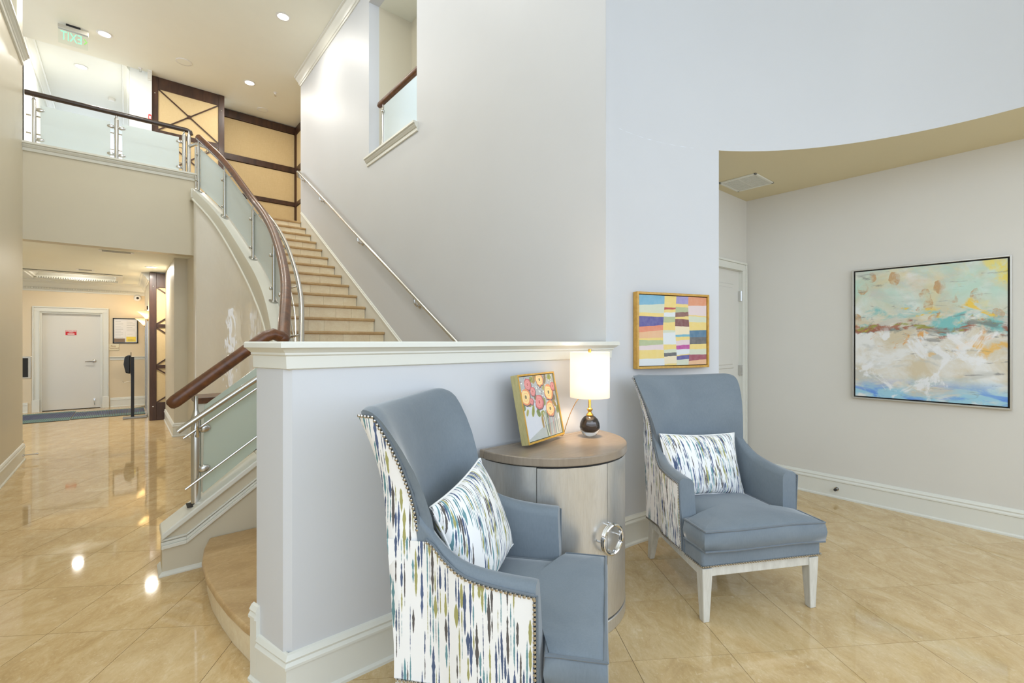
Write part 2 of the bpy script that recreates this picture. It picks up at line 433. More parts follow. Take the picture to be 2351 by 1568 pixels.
# ---- floor
floor = struct(MB().prism([(-5,-3.5),(5.2,-3.5),(5.2,13.6),(-5,13.6)], -.08, -.0025).build('floor', M['slab']))
TA = math.radians(55.9); TS = .46
e1 = Vector((math.cos(TA), math.sin(TA))); e2 = Vector((-math.sin(TA), math.cos(TA)))
CF = Vector((math.cos(THETA), math.sin(THETA))); CR = Vector((math.sin(THETA), -math.cos(THETA)))
tiles = []
for i in range(-12, 34):
    for j in range(-24, 26):
        c = e1*(2.01+TS*(i+.5)) + e2*(-1.655+TS*(j+.5))
        if not (-4.6 < c.x < 5.3 and -3.2 < c.y < 13.5): continue
        if c.y > 2.25 and c.x > 1.3: continue
        Y = c.dot(CF); X = c.dot(CR)
        vis = Y > .7 and abs(X/Y) < 1.22 and Y > .7
        if vis and c.x < -1.2 and c.y < 7.9: vis = False
        if vis and c.x < -1.9: vis = False
        if c.y > 2.6 and c.x > .75 and c.y < 9: vis = False
        if c.y > 10.7 and c.x > .4: continue
        tiles.append((vis, c))
vis = sorted([c for v, c in tiles if v], key=lambda c: c.length)
rest = [c for v, c in tiles if not v] + vis[300:]
vis = vis[:300]
hw = TS/2 - .0013
tm = MB().prism([(-hw,-hw),(hw,-hw),(hw,hw),(-hw,hw)], -.02, 0)
tile0 = tm.build('floor_tile', M['tile'], floor)
tile0.location = (vis[0].x, vis[0].y, 0); tile0.rotation_euler.z = TA
for k, c in enumerate(vis[1:]):
    q = dup(tile0); q.location = (c.x, c.y, 0); q.rotation_euler.z = TA + (PI if (k*7) % 5 < 2 else 0)
rb = MB()
for c in rest:
    p = [c+e1*a*hw+e2*b*hw for a, b in ((-1,-1),(1,-1),(1,1),(-1,1))]
    rb.prism([(q.x, q.y) for q in p], -.02, 0)
stuff(rb.build('outlying_floor_tiles', M['tile'], floor))

BB = [(0,0),(.026,0),(.026,.012),(.016,.022),(.016,.145),(.024,.150),(.024,.160),(.016,.172),(.020,.182),(.010,.198),(0,.203)]
CROWN = [(0,0),(0,-.14),(.012,-.14),(.02,-.12),(.03,-.115),(.05,-.075),(.085,-.04),(.09,-.028),(.11,-.02),(.115,0)]
SILL = [(0,0),(.06,0),(.06,-.022),(.042,-.028),(.042,-.04),(.03,-.055),(.026,-.062),(.016,-.065),(.016,-.10),(.008,-.105),(0,-.105)]
def baseboard(name, path): return struct(MB().sweep(path, BB).build(name, M['trim']))

# ---- half wall with moulded cap
HWP = [(2.44,1.96),(.504,1.96),(.476,1.985),(.424,2.193),(2.44,2.193)]
wh = struct(MB().prism(HWP, 0, 1.33).build('wall_half', M['wall_w']))
CAPP = [(-.02,1.30),(.014,1.314),(.016,1.362),(.024,1.368),(.024,1.376),(.032,1.382),(.046,1.394),(.052,1.396),(.052,1.414),(.046,1.42),(-.02,1.42)]
capm = MB().sweep([(.424,2.193),(.490,1.96),(2.452,1.96),(2.452,1.99)], CAPP)
capm.prism([(.405,2.22),(.462,1.945),(2.47,1.945),(2.47,1.99),(2.44,1.99),(2.44,2.24)], 1.39, 1.4195)
capm.build('cap_molding', M['trim'], wh, smooth=True, sharp=25)
# stepped plinth at the end of the half wall + baseboard along the front
bbh = MB().sweep([(.432,2.165),(.49,1.96),(2.457,1.96)], BB)
bbh.sweep([(.418,2.215),(.4315,2.165)], [(0,.0),(.026,0),(.026,.012),(.016,.022),(.016,.262),(.024,.267),(.024,.277),(.016,.289),(.020,.299),(.010,.315),(0,.32)])
bbh.build('baseboard', M['trim'], wh, smooth=True, sharp=25)

# ---- rear of the hall: unseen low walls added to block low sky, open above
struct(MB().box(-5,5.1,-3.45,-3.3,0,1.0).build('wall_rear_sky_block', M['wall']))
struct(MB().box(-5.05,-4.9,-3.3,1.8,0,2.2).box(-4.9,-1.15,1.8,1.95,0,2.2).build('wall_side_sky_block', M['wall']))
# ---- stair wall (with the opening to the upper room)
ws = sroot('wall_stair')
m = MB().box(XW,2.60,1.986,4.597,0,ZC).box(XW,2.60,4.597,5.904,0,3.76).box(XW,2.60,5.904,9.0,0,ZC).box(XW,2.60,4.597,5.904,5.87,ZC)
m.build('plaster_face', M['wall_w'], ws)
sl = MB().sweep([(XW,5.94,3.82),(XW,4.565,3.82)], [(-.14,0)]+[(o_,z_) for o_, z_ in SILL[1:]]+[(-.14,-.06)])
sl.build('opening_sill', M['trim'], ws, smooth=True, sharp=25)
MB().sweep([(XW,9.0,ZC),(XW,5.92,ZC)], CROWN).build('crown_molding', M['trim'], ws, smooth=True, sharp=25)
# sloping skirting board
SK = [(0,0),(.012,0),(.012,.16),(.022,.165),(.022,.18),(.012,.19),(.012,.2),(0,.205)]
def nose(n): return 5.385 + (n-9)*.295
RISE = ZU/21
sp_ = [(XW, nose(21)+.02, ZU-.02), (XW, nose(4)+.1, 4*RISE-.02)]
MB().sweep(sp_, [(0,-.3),(.012,-.3)]+SK[2:]).build('skirting', M['trim'], ws, smooth=True, sharp=25)
# ---- upper room seen through the opening
wu = sroot('wall_upper_room')
MB().box(2.60,3.07,5.904,6.0,3.5,5.95).build('jamb_wall', M['wall'], wu)
MB().box(3.07,3.2,5.1,6.0,3.5,5.95).build('side_wall', M['wall'], wu)
struct(MB().box(2.6,3.3,2.5,6.0,5.87,5.97).build('ceiling_upper_room', M['ceil']))
struct(MB().box(2.6,3.3,2.5,6.0,3.4,3.59).build('floor_upper_room', M['slab']))

# ---- round bay: wall pier, upper drum, soffit
def arcpts(a0, a1, r, n): return [drum(a0+(a1-a0)*i/n, r) for i in range(n+1)]
AP = 58.2
wd = sroot('wall_bay')
pier_in = arcpts(94.6, AP, DR, 14)
pier_in[0] = (XW+.0004, 1.985)
pier = pier_in + [(max(x_, XW+.004), y_) for x_, y_ in arcpts(AP, 94.6, DR+.10, 14)]
MB().prism(pier, 0, ZS).build('pier', M['wall_w'], wd, smooth=True, sharp=30)
up = MB(); nseg = 56
ua = [drum(94.46+(-100-94.46)*k_/nseg) for k_ in range(nseg+1)]
up.add([(x_, y_, z_) for x_, y_ in ua for z_ in (ZS, ZC)] , [(2*k_, 2*k_+2, 2*k_+3, 2*k_+1) for k_ in range(nseg)])
up.build('upper_wall', M['wall_w'], wd, smooth=True)
ring = arcpts(AP, -70, DR, 34)
ceil_al = MB()
poly = ring[::-1] + [(3.2, 2.35), (5.15, 2.35), (5.15, -1.4)]
ceil_al.add([(x,y,ZS) for x, y in poly] , [tuple(range(len(poly)))])
ceil_al.add([(x,y,ZS+.05) for x, y in poly] , [tuple(range(len(poly)))])
struct(ceil_al.build('ceiling_alcove', M['soffit']))
pb = MB().sweep(arcpts(93.5, AP+.1, DR, 20), BB)
struct(pb.build('baseboard_bay', M['trim'], None, smooth=True, sharp=25))
# alcove walls
struct(MB().box(4.98,5.1,-2.0,2.4,0,2.95).build('wall_right', M['wall_r']))
wa = sroot('wall_alcove')
DX0, DX1, DZ = 3.98, 4.865, 2.14
MB().box(3.3,DX0,2.18,2.32,0,2.95).box(DX1,5.0,2.18,2.32,0,2.95).box(DX0,DX1,2.18,2.32,DZ,2.95).build('plaster_face', M['wall_r'], wa)
baseboard('baseboard_right', [(4.98,2.18),(4.98,-2.0)])
# door in the alcove
d1 = sroot('door_1')
box('door_leaf', M['door'], d1, DX0+.0025, DX1-.0025, 2.205, 2.245, .01, DZ-.003)
for (a, b, c, d) in ((DX0+.13, DX1-.13, 1.15, 2.0), (DX0+.13, DX1-.13, .2, .98)):
    MB().box(a, b, 2.193, 2.21, c, d).build('panel_molding', M['door'], d1, bevel=.008)
    MB().box(a+.035, b-.035, 2.187, 2.21, c+.035, d-.035).build('panel', M['door'], d1, bevel=.010)
CAS = [(0,0),(0,.022),(.02,.026),(.035,.018),(.07,.014),(.085,.01),(.09,0)]
cs = MB()
def casing(mb, x0, x1, zt, y, w=.09, t=.024):
    for (a, b, c, d) in ((x0-w+.022, x0-.012, 0, zt+.012), (x1+.012, x1+w-.022, 0, zt+.012), (x0-w+.022, x1+w-.022, zt+.012, zt+w-.022)):
        mb.box(a, b, y-t*.55, y, c, d)
    mb.box(x0-w, x0-w+.022, y-t, y, 0, zt+w-.022).box(x1+w-.022, x1+w, y-t, y, 0, zt+w-.022).box(x0-w, x1+w, y-t, y, zt+w-.022, zt+w)
    mb.box(x0-.012, x0, y-t*.8, y, 0, zt).box(x1, x1+.012, y-t*.8, y, 0, zt).box(x0-.012, x1+.012, y-t*.8, y, zt, zt+.012)
casing(cs, DX0, DX1, DZ, 2.18); cs.build('casing', M['trim'], d1, bevel=.002)
MB().box(DX1-.002, DX1+.012, 2.181, 2.3, 0, DZ).box(DX0-.012, DX0+.002, 2.181, 2.3, 0, DZ).box(DX0, DX1, 2.181, 2.3, DZ-.002, DZ+.012).build('jamb', M['trim'], d1)
for z in (1.885, 1.126, .323):
    MB().box(DX1-.022, DX1+.008, 2.178, 2.206, z-.05, z+.05).tube([(DX1-.003,2.176,z-.052),(DX1-.003,2.176,z+.052)], .009, 8).build('hinge', M['steel'], d1)

# ---- left wall with high opening
wl = sroot('wall_left')
MB().box(-1.15,-.95,1.8,8.04,0,4.72).box(-1.15,-.95,7.66,8.04,4.72,ZC).box(-1.15,-.95,1.8,3.2,4.72,ZC).build('plaster_face', M['wall'], wl)
MB().sweep([(-.95,3.2,4.83),(-.95,7.98,4.83)], [(-.2,0),(.07,0),(.07,-.024),(.052,-.03),(.05,-.045),(.03,-.06),(.026,-.07),(.018,-.075),(.018,-.125),(0,-.13),(-.2,-.13)]).build('opening_sill', M['trim'], wl, smooth=True, sharp=25)
MB().box(-1.10,-1.08,7.55,7.66,4.83,ZC).box(-1.10,-1.06,7.50,7.55,4.83,ZC).build('window_frame', M['trim'], wl)
baseboard('baseboard_left', [(-.95,1.8),(-.95,8.04),(-1.15,8.04)])

# ---- balcony: fascia, sill, floor slab
wb = sroot('wall_balcony')
XB = .775
MB().box(-1.15,XB,8.04,8.22,ZL-.02,3.73).build('fascia', M['wall'], wb)
MB().box(-1.15,XB,8.03,8.24,3.72,3.805).sweep([(-.95,8.04,3.815),(XB,8.04,3.815),(XB,8.24,3.815)], SILL).build('sill_molding', M['trim'], wb, smooth=True, sharp=25)
fu = struct(MB().prism([(-4,8.2),(XB,8.2),(.80,nose(21)+.1),(XW+1,nose(21)+.1),(XW+1,11.2),(-4,11.2)], ZU-.25, ZU).box(-1.4,.3,11.2,15,ZU-.25,ZU).build('floor_upper', M['tread']))
# ---- pillar below balcony, lobby side
wp = sroot('wall_pillar')
MB().prism([(.557,8.57),(.72,8.57),(.80,8.03),(.95,8.03),(.95,10.7),(.557,10.7)], 0, ZL).build('plaster_face', M['wall'], wp)
MB().sweep([(.557,10.5),(.557,8.57),(.72,8.57),(.79,8.06)], BB).build('baseboard', M['trim'], wp, smooth=True, sharp=25)

# ---- curved wall and stringer under the stair balustrade
STR = catmull([(.87,3.62,.69),(1.10,4.5,1.22),(1.23,5.4,1.75),(1.27,6.1,2.15),(1.235,6.75,2.53),(1.04,7.41,3.12),(.79,7.86,3.54)], 8)
def snorm(i):
    a = STR[max(i-1,0)]; b = STR[min(i+1,len(STR)-1)]; t_ = (b-a); t_.z = 0; t_.normalize(); return Vector((-t_.y, t_.x, 0))   # towards the hall (-x)
def off(i, d, dz=0): p = STR[i]+snorm(i)*d; return (p.x, p.y, p.z+dz)
BAND = [interp(STR[i].y, [3.6,6.2,7.0,7.86], [.30,.30,.23,.14]) for i in range(len(STR))]
wc = sroot('wall_curved')
g = MB(); N = len(STR)
v = []; f = []
for i in range(N):
    p = off(i, .07); v += [(p[0],p[1],0), (p[0],p[1],p[2]-BAND[i]+.02)]
p = (.80, 8.08, 0); v += [p, (.80,8.08,3.5)]
f = [(2*i,2*i+2,2*i+3,2*i+1) for i in range(N)]
g.add(v, f); g.build('polished_face', M['gloss'], wc, smooth=True, sharp=60)
g = MB(); v = []
for i in range(N):
    a_ = off(i, .085); b_ = off(i, -.085)
    v += [(a_[0],a_[1],a_[2]-BAND[i]), (a_[0],a_[1],a_[2]), (b_[0],b_[1],b_[2]), (b_[0],b_[1],b_[2]-.55)]
g.add(v, [(4*i+j, 4*i+4+j, 4*i+4+(j+1)%4, 4*i+(j+1)%4) for i in range(N-1) for j in range(4)] + [(0,1,2,3), (4*N-4,4*N-3,4*N-2,4*N-1)])
g.build('stringer', M['trim'], wc, smooth=True, sharp=40)
g = MB().tube([off(i, .088, -BAND[i]) for i in range(N)], .014, 8)
g.build('stringer_bead', M['trim'], wc, smooth=True)
# return of the band to the balcony
MB().box(.70,.80,7.85,8.06,3.42,3.56).build('stringer_return', M['trim'], wc, bevel=.01)
# ---- straight stringer at the foot of the stair
wst = sroot('wall_stringer')
prof = [(.17,0),(.90,0),(.90,.70),(.70,.60),(.18,.235),(.17,.2)]
MB().prism_ax(prof, 3.52, 3.68, 'y').build('stringer_face', M['wall'], wst)
cp = MB()
tl = [(.165,.232),(.70,.612),(.86,.725)]
for (a, b) in zip(tl[:-1], tl[1:]):
    cp.add([(a[0],3.49,a[1]-.012),(b[0],3.49,b[1]-.012),(b[0],3.71,b[1]-.012),(a[0],3.71,a[1]-.012),(a[0],3.49,a[1]+.03),(b[0],3.49,b[1]+.03),(b[0],3.71,b[1]+.03),(a[0],3.71,a[1]+.03)],
           [(3,2,1,0),(4,5,6,7),(0,1,5,4),(1,2,6,5),(2,3,7,6),(3,0,4,7)])
cp.build('stringer_cap', M['trim'], wst, bevel=.008)
bd = MB()
tr = [(.165,.165),(.291,.172),(.90,.60)]
for (a, b) in zip(tr[:-1], tr[1:]):
    for (dz, h, t_) in ((0, .022, .022), (.022, .018, .012), (.046, .012, .012)):
        bd.add([(a[0],3.52-t_,a[1]+dz),(b[0],3.52-t_,b[1]+dz),(b[0],3.53,b[1]+dz),(a[0],3.53,a[1]+dz),(a[0],3.52-t_,a[1]+dz+h),(b[0],3.52-t_,b[1]+dz+h),(b[0],3.53,b[1]+dz+h),(a[0],3.53,a[1]+dz+h)],
               [(3,2,1,0),(4,5,6,7),(0,1,5,4),(1,2,6,5),(2,3,7,6),(3,0,4,7)])
bd.build('stringer_molding', M['trim'], wst, bevel=.003)
MB().sweep([(.17,3.7),(.17,3.52),(.5,3.52)], [(0,0),(.018,0),(.018,.008),(.008,.02),(0,.026)]).build('shoe_molding', M['trim'], wst)

# ---- lobby beyond
wlb = sroot('wall_lobby')
YB = 13.3
D2 = (-1.30, -.415, 1.995)
m = MB().box(-4.5,D2[0]-.05,YB,YB+.15,0,2.9).box(D2[1]+.05,.5,YB,YB+.15,0,2.9).box(D2[0]-.05,D2[1]+.05,YB,YB+.15,D2[2]+.05,2.9)
m.build('plaster_face', M['wall_l'], wlb)
MB().box(-3.0,-2.9,8.3,11.0,0,2.9).box(-3.0,-2.9,12.7,YB,0,2.9).box(-3.0,-2.9,11.0,12.7,2.2,2.9).build('entrance_side_sky_block', M['wall_l'], wlb)  # unseen wall added to cut the sky light flooding the lobby
MB().box(D2[1]+.15,.33,YB-.012,YB+.01,1.02,1.075).box(D2[1]+.15,.33,YB-.04,YB+.01,1.075,1.09).build('chair_rail', M['trim'], wlb, bevel=.004)
cr = MB().sweep([(-4.5,YB,ZL),(.33,YB,ZL)], [(0,0),(0,-.23),(.014,-.23),(.018,-.20),(.045,-.195),(.05,-.16),(.055,-.15),(.10,-.07),(.15,-.045),(.155,-.03),(.19,-.02),(.195,0)])
cr.build('crown_molding', M['trim'], wlb, smooth=True, sharp=25)
dm = MB()
x = -1.9
while x < .24: dm.box(x, x+.022, YB-.066, YB-.02, ZL-.188, ZL-.158); x += .038
stuff(dm.build('dentil_row', M['trim'], wlb))
baseboard('baseboard_lobby', [(-4.5,YB),(D2[0]-.2,YB)])
baseboard('baseboard_lobby_side', [(D2[1]+.16,YB),(.33,YB)])
# right side wall of lobby with the lift door
wlr = sroot('wall_lift')
MB().box(.33,.5,10.75,11.35,0,2.9).box(.33,.5,12.55,YB,0,2.9).box(.33,.5,11.35,12.55,2.1,2.9).build('plaster_face', M['wall'], wlr)
MB().sweep([(.33,YB,ZL),(.33,10.75,ZL)], CROWN).build('crown_molding', M['trim'], wlr, smooth=True, sharp=25)
d3 = sroot('door_3')
MB().box(.315,.42,11.35,11.43,0,2.1).box(.315,.42,12.47,12.55,0,2.1).box(.315,.42,11.35,12.55,2.03,2.1).build('steel_jamb', M['steel'], d3)
MB().box(.40,.42,11.43,11.95,0,2.03).build('lift_leaf', M['steel'], d3); MB().box(.405,.425,11.95,12.47,0,2.03).build('lift_leaf', M['steel'], d3)
# door 2: flush door
d2 = sroot('door_2')
box('door_leaf', M['door'], d2, D2[0], D2[1], YB+.06, YB+.10, .012, D2[2])
box('threshold', M['dark'], d2, D2[0], D2[1], YB+.05, YB+.11, .0, .011)
MB().box(D2[0]-.05,D2[0],YB-.0,YB+.14,0,D2[2]+.05).box(D2[1],D2[1]+.05,YB,YB+.14,0,D2[2]+.05).box(D2[0],D2[1],YB,YB+.14,D2[2],D2[2]+.05).build('jamb', M['trim'], d2)
cs = MB(); casing(cs, D2[0]-.03, D2[1]+.03, D2[2]+.03, YB, .105, .035)
for x0 in (D2[0]-.14, D2[1]+.03): cs.box(x0, x0+.11, YB-.045, YB, 0, .24)
cs.build('casing', M['trim'], d2, bevel=.003)
hd = MB().lathe([(0,0),(.03,0),(.032,.006),(.028,.012),(0,.014)], n=16)
ho = MB().tube([(-.52,YB+.06,1.004),(-.52,YB+.0,1.004),(-.56,YB-.005,1.002),(-.66,YB+.0,.995)], [.012,.012,.014,.008], 8)
ho.sphere((-.515,YB+.055,1.004), .04, 12, 8, (1,.3,1)); ho.build('door_handle', M['chrome'], d2, smooth=True)
MB().box(-.525,-.495,YB+.03,YB+.06,.16,.21).tube([(-.51,YB+.035,.19),(-.51,YB+.0,.12),(-.505,YB+.0,.07)], .009, 8).build('kick_stop', M['chrome'], d2, smooth=True)

# lobby ceiling with a tray
TX0, TX1, TY0, TY1 = -1.36, -.12, 11.55, 12.72
clb = sroot('ceiling_lobby')
MB().box(-4.5,TX0,8.2,YB,ZL,ZL+.03).box(TX1,1.0,8.2,YB,ZL,ZL+.03).box(TX0,TX1,8.2,TY0,ZL,ZL+.03).box(TX0,TX1,TY1,YB,ZL,ZL+.03).build('plaster', M['ceil'], clb)
MB().box(TX0,TX1,TY0,TY1,ZL+.16,ZL+.18).box(TX0-.02,TX0-.001,TY0,TY1,ZL+.003,ZL+.18).box(TX1+.001,TX1+.02,TY0,TY1,ZL+.003,ZL+.18).box(TX0,TX1,TY1+.001,TY1+.02,ZL+.003,ZL+.18).box(TX0,TX1,TY0-.02,TY0-.001,ZL+.003,ZL+.18).build('tray', M['ceil'], clb)
MB().sweep([(TX0,TY0,ZL+.10),(TX1,TY0,ZL+.10),(TX1,TY1,ZL+.10),(TX0,TY1,ZL+.10)][::-1], [(0,0),(0,-.13),(-.08,-.13),(-.08,-.11),(.03,-.10),(.035,-.07),(.07,-.03),(.075,0)], closed=True).build('tray_molding', M['trim'], clb, smooth=True, sharp=25)
dm = MB(); x = TX0+.05
while x < TX1-.05: dm.box(x, x+.018, TY1-.05, TY1-.02, ZL-.02, ZL+.008); x += .034
stuff(dm.build('dentil_row', M['trim'], clb))

# ---- upper storey ceiling, corridor
CY = 10.5
struct(MB().box(-4,3.4,1.9,CY,ZC,ZC+.12).box(-5,5.2,-3.4,1.9,ZC,ZC+.12).box(.06,3.4,CY,11.3,ZC,ZC+.12).box(-4,-1.24,CY,11.3,ZC,ZC+.12).build('ceiling_upper', M['ceil']))  # the slab over the bay is an unseen roof added to cut overhead sky
struct(MB().box(-1.5,.2,CY,15.2,ZC+.12,ZC+.2).build('ceiling_corridor', M['corr']))
wco = sroot('wall_corridor')
MB().box(-1.4,-1.24,CY,15,ZU,ZC+.12).box(.06,.2,CY+.1,15,ZU,ZC+.12).box(.06,.36,CY,CY+.1,ZU,ZC).box(-4,-1.24,CY,CY+.1,ZU,ZC).build('plaster_face', M['corr'], wco)
MB().sweep([(-1.24,CY,ZC+.12),(-1.24,15,ZC+.12)], CROWN).sweep([(.06,15,ZC+.12),(.06,CY+.1,ZC+.12)], CROWN).build('crown_molding', M['trim'], wco, smooth=True, sharp=25)
MB().sweep([(.30,CY,ZC),(.359,CY,ZC)], CROWN).build('crown_return', M['trim'], wco, smooth=True, sharp=25)
# ================================================================== STAIRCASE
st = thing('staircase', 'curving travertine staircase rising behind the half wall to the balcony', 'staircase')
def xs(y):
    best = min(STR, key=lambda p: abs(p.y-y)); return (best.x if y < 7.86 else .80) + .07
def tread(poly, z, th=.035):
    return MB().prism(poly, z-th, z).build('tread', M['tread'], st, bevel=.012, seg=3)
t1 = [(.41,3.515),(.365,3.36),(.332,3.156),(.327,2.907),(.343,2.70),(.365,2.518),(.40,2.33),(.435,2.2),(.95,2.2),(.95,3.515)]
tread(t1, RISE)
r1 = [(x_+.025, y_) for x_, y_ in t1[:8]] + [(.6,2.2),(.6,3.515)]
MB().prism(r1, 0.001, RISE-.035).build('riser', M['riser'], st)
tread([(.70,2.2),(1.2,2.2),(1.2,3.515),(.70,3.515)], 2*RISE)
box('riser', M['riser'], st, .725, .76, 2.2, 3.515, RISE, 2*RISE-.035)
tread([(.98,2.2),(XW-.002,2.2),(XW-.002,4.0),(xs(4.0),4.0),(xs(3.7)+.02,3.7),(.98,3.515)], 3*RISE)
box('riser', M['riser'], st, 1.005, 1.04, 2.2, 3.515, 2*RISE, 3*RISE-.035)
rt0 = None
for n in range(4, 22):
    y0 = nose(n); y1 = nose(n+1); z = n*RISE
    if n < 21: tread([(xs(y0),y0),(XW-.012,y0),(XW-.012,y1+.06),(xs(y1),y1+.06)], z)
    else: tread([(xs(y0),y0),(XW-.012,y0),(XW-.012,y0+.3),(xs(y0),y0+.3)], z+.001)
    rz = MB().box(xs(y0), XW-.014, y0+.034, y0+.05, z-RISE, z-.034).build('riser', M['slab'], st)
    x = XW-.016
    kk = 0; wds = [.30, .21, .26, .18, .32, .24, .20]
    random.seed(n)
    while x > xs(y0)+.05:
        w = random.choice(wds); x0 = max(xs(y0), x-w)
        box('riser_tile', M['riser'], rz, x0+.001, x-.001, y0+.025, y0+.036, z-RISE+.001, z-.034); x = x0

# ================================================================== BALUSTRADES
def clamp_blob(mb, p, r=.016, sc=(1,.5,1)): mb.sphere(p, r, 8, 6, sc)
def panel_from(pts_bot, pts_top, th, nrm):
    """glass sheet between two polylines, thickness along nrm list"""
    g = MB(); v = []; n = len(pts_bot)
    for a, b, nn in zip(pts_bot, pts_top, nrm):
        a = Vector(a); b = Vector(b); v += [a-nn*th/2, b-nn*th/2, b+nn*th/2, a+nn*th/2]
    f = [(4*i+j, 4*i+4+j, 4*i+4+(j+1)%4, 4*i+(j+1)%4) for i in range(n-1) for j in range(4)] + [(3,2,1,0), (4*n-4,4*n-3,4*n-2,4*n-1)]
    return g.add(v, f)
# -- balcony
bb = thing('balcony_balustrade', 'straight balcony balustrade with dark handrail, steel posts and frosted glass', 'balustrade')
YP = 8.14
MB().tube([(-.945,YP,4.455),(.68,YP,4.455),(.715,YP,4.44),(.725,YP,4.40)], .032, 12).build('handrail', M['drail'], bb, smooth=True)
posts = [-.867, -.095, .645]
for x in posts:
    MB().tube([(x,YP,3.81),(x,YP,4.37),(x,YP,4.39),(x,YP,4.40),(x,YP,4.43)], [.024,.024,.018,.011,.011], 12).build('post', M['steel'], bb, smooth=True)
for a, b in ((posts[0], posts[1]), (posts[1], posts[2])):
    MB().box(a+.06, b-.06, YP-.006, YP+.006, 3.85, 4.33).build('glass_panel', M['glass'], bb)
    for z in (3.905, 4.27):
        for x, s in ((a, 1), (b, -1)):
            MB().sphere((x+s*.055,YP,z), .045, 10, 6, (1,.38,.55)).build('glass_clamp', M['steel'], bb, smooth=True)
for z in (3.99, 4.21): MB().tube([(-.94,YP+.07,z),(.66,YP+.07,z)], .008, 8).build('rod', M['steel'], bb, smooth=True)
# twin newel at the head of the stair
for x, y in ((.70,8.12),):
    MB().tube([(x,y,3.81),(x,y,4.38),(x,y,4.40),(x,y,4.44)], [.024,.024,.012,.012], 12).build('post', M['steel'], bb, smooth=True)
MB().tube([(.77,8.0,3.60),(.77,8.0,4.20)], .014, 10).build('slim_post', M['steel'], bb, smooth=True)
# -- curved stair balustrade
sb = thing('stair_balustrade', 'curved stair balustrade with walnut handrail and frosted glass above the polished wall', 'balustrade')
RH = .75
railp = [(p.x, p.y, p.z+RH) for p in STR]
MB().tube(railp, .043, 16).build('handrail', M['rail'], sb, smooth=True)
side = [off(i, -.12, RH-.10) for i in range(N)]
MB().tube([(.70,8.12,4.22),(.78,7.99,4.24)]+side[::-1], .021, 12).build('grip_rail', M['steel'], sb, smooth=True)
MB().tube([off(i, .030, RH-.026) for i in range(6,N)], .008, 10).build('rail_edge', M['chrome'], sb, smooth=True)
def near(y): return min(range(N), key=lambda i: abs(STR[i].y-y))
pidx = [near(y) for y in (3.9, 4.75, 5.60, 6.70, 7.41, 7.84)]
for i in pidx:
    p = STR[i]; q = snorm(i)
    MB().tube([(p.x,p.y,p.z-.01),(p.x,p.y,p.z+.62)], .018, 10).build('post', M['steel'], sb, smooth=True)
    MB().tube([(p.x,p.y,p.z+.60),(p.x,p.y,p.z+RH-.02)], .009, 8).build('post_pin', M['steel'], sb, smooth=True)
    fl_ = MB().lathe([(0,0),(.05,0),(.05,.008),(.02,.012),(0,.012)], (0,0,0), 16).build('post_foot', M['steel'], sb, smooth=True)
    fl_.location = (p.x,p.y,p.z+.004)
    sl_ = (STR[min(i+1,N-1)]-STR[max(i-1,0)]); ang = math.atan2(sl_.z, math.hypot(sl_.x, sl_.y)); hd_ = math.atan2(sl_.y, sl_.x)
    fl_.rotation_euler = (0, -ang, hd_)
    for dz in (.14, .50):
        MB().sphere((p.x+q.x*.03,p.y+q.y*.03,p.z+dz), .022, 8, 6, (.8,.8,1)).build('glass_clamp', M['steel'], sb, smooth=True)
    e_ = off(i, -.12, RH-.10)
    MB().tube([(p.x,p.y,p.z+RH-.20),(e_[0],e_[1],e_[2]-.06),e_], .008, 8).build('rail_bracket', M['steel'], sb, smooth=True)
for a, b in zip(pidx[:-1], pidx[1:]):
    ids = list(range(a, b+1))
    pb_ = [off(i, -.03, .05) for i in ids]; pt_ = [off(i, -.03, .60) for i in ids]
    # pull the ends clear of the posts
    panel_from(pb_, pt_, .012, [snorm(i) for i in ids]).build('glass_panel', M['glass'], sb, smooth=True)
for dz in (.18, .46):
    MB().tube([off(i, -.075, dz) for i in range(N)], .007, 6).build('rod', M['steel'], sb, smooth=True)
# -- straight balustrade at the foot
fb = thing('lower_balustrade', 'short lower stair balustrade with thick walnut handrail beside the first step', 'balustrade')
a_ = Vector((.215,3.60,1.025)); b_ = Vector((.752,3.60,1.455))
dirn = (b_-a_).normalized()
hr = MB().tube([a_-dirn*.012, a_, a_+dirn*.03]+[a_+dirn*s_ for s_ in (.2,.4)]+[b_, (.80,3.605,1.472), (.86,3.615,1.452)], [.020,.034]+[.041]*6, 16)
hr.sphere((.866,3.617,1.442), .0445, 16, 12)
hr.build('handrail', M['rail'], fb, smooth=True)
NX = .348
MB().tube([(NX,3.60,.37),(NX,3.60,.93),(NX,3.60,.96),(NX,3.60,.985),(NX,3.60,1.07)], [.028,.028,.02,.012,.012], 14).build('newel_post', M['steel'], fb, smooth=True)
MB().tube([(.86,3.60,.72),(.86,3.60,1.36)], .018, 10).build('post', M['steel'], fb, smooth=True)
MB().tube([(.245,3.50,.868),(.262,3.50,.882),(.70,3.50,1.185)], [.017,.019,.019], 12).build('grip_rail', M['steel'], fb, smooth=True)
MB().tube([(NX,3.58,.82),(NX,3.53,.82),(NX,3.50,.89),(NX,3.50,.93)], .008, 8).build('rail_bracket', M['steel'], fb, smooth=True)
for z, x0 in ((.865, NX-.07), (.545, NX-.06)):
    MB().tube([(x0,3.545,z-.05),(.80,3.545,z-.05+(.80-x0)*.70)], .0075, 8).build('rod', M['steel'], fb, smooth=True)
MB().sphere((NX+.045,3.575,.60), .035, 10, 6, (1,.4,.8)).build('glass_clamp', M['steel'], fb, smooth=True)
MB().sphere((NX+.045,3.575,.86), .035, 10, 6, (1,.4,.8)).build('glass_clamp', M['steel'], fb, smooth=True)
g = MB().prism_ax([(NX+.035,.44),(.84,.795),(.84,1.355),(NX+.045,1.005)], 3.594, 3.606, 'y').build('glass_panel', M['glass_low'], fb)
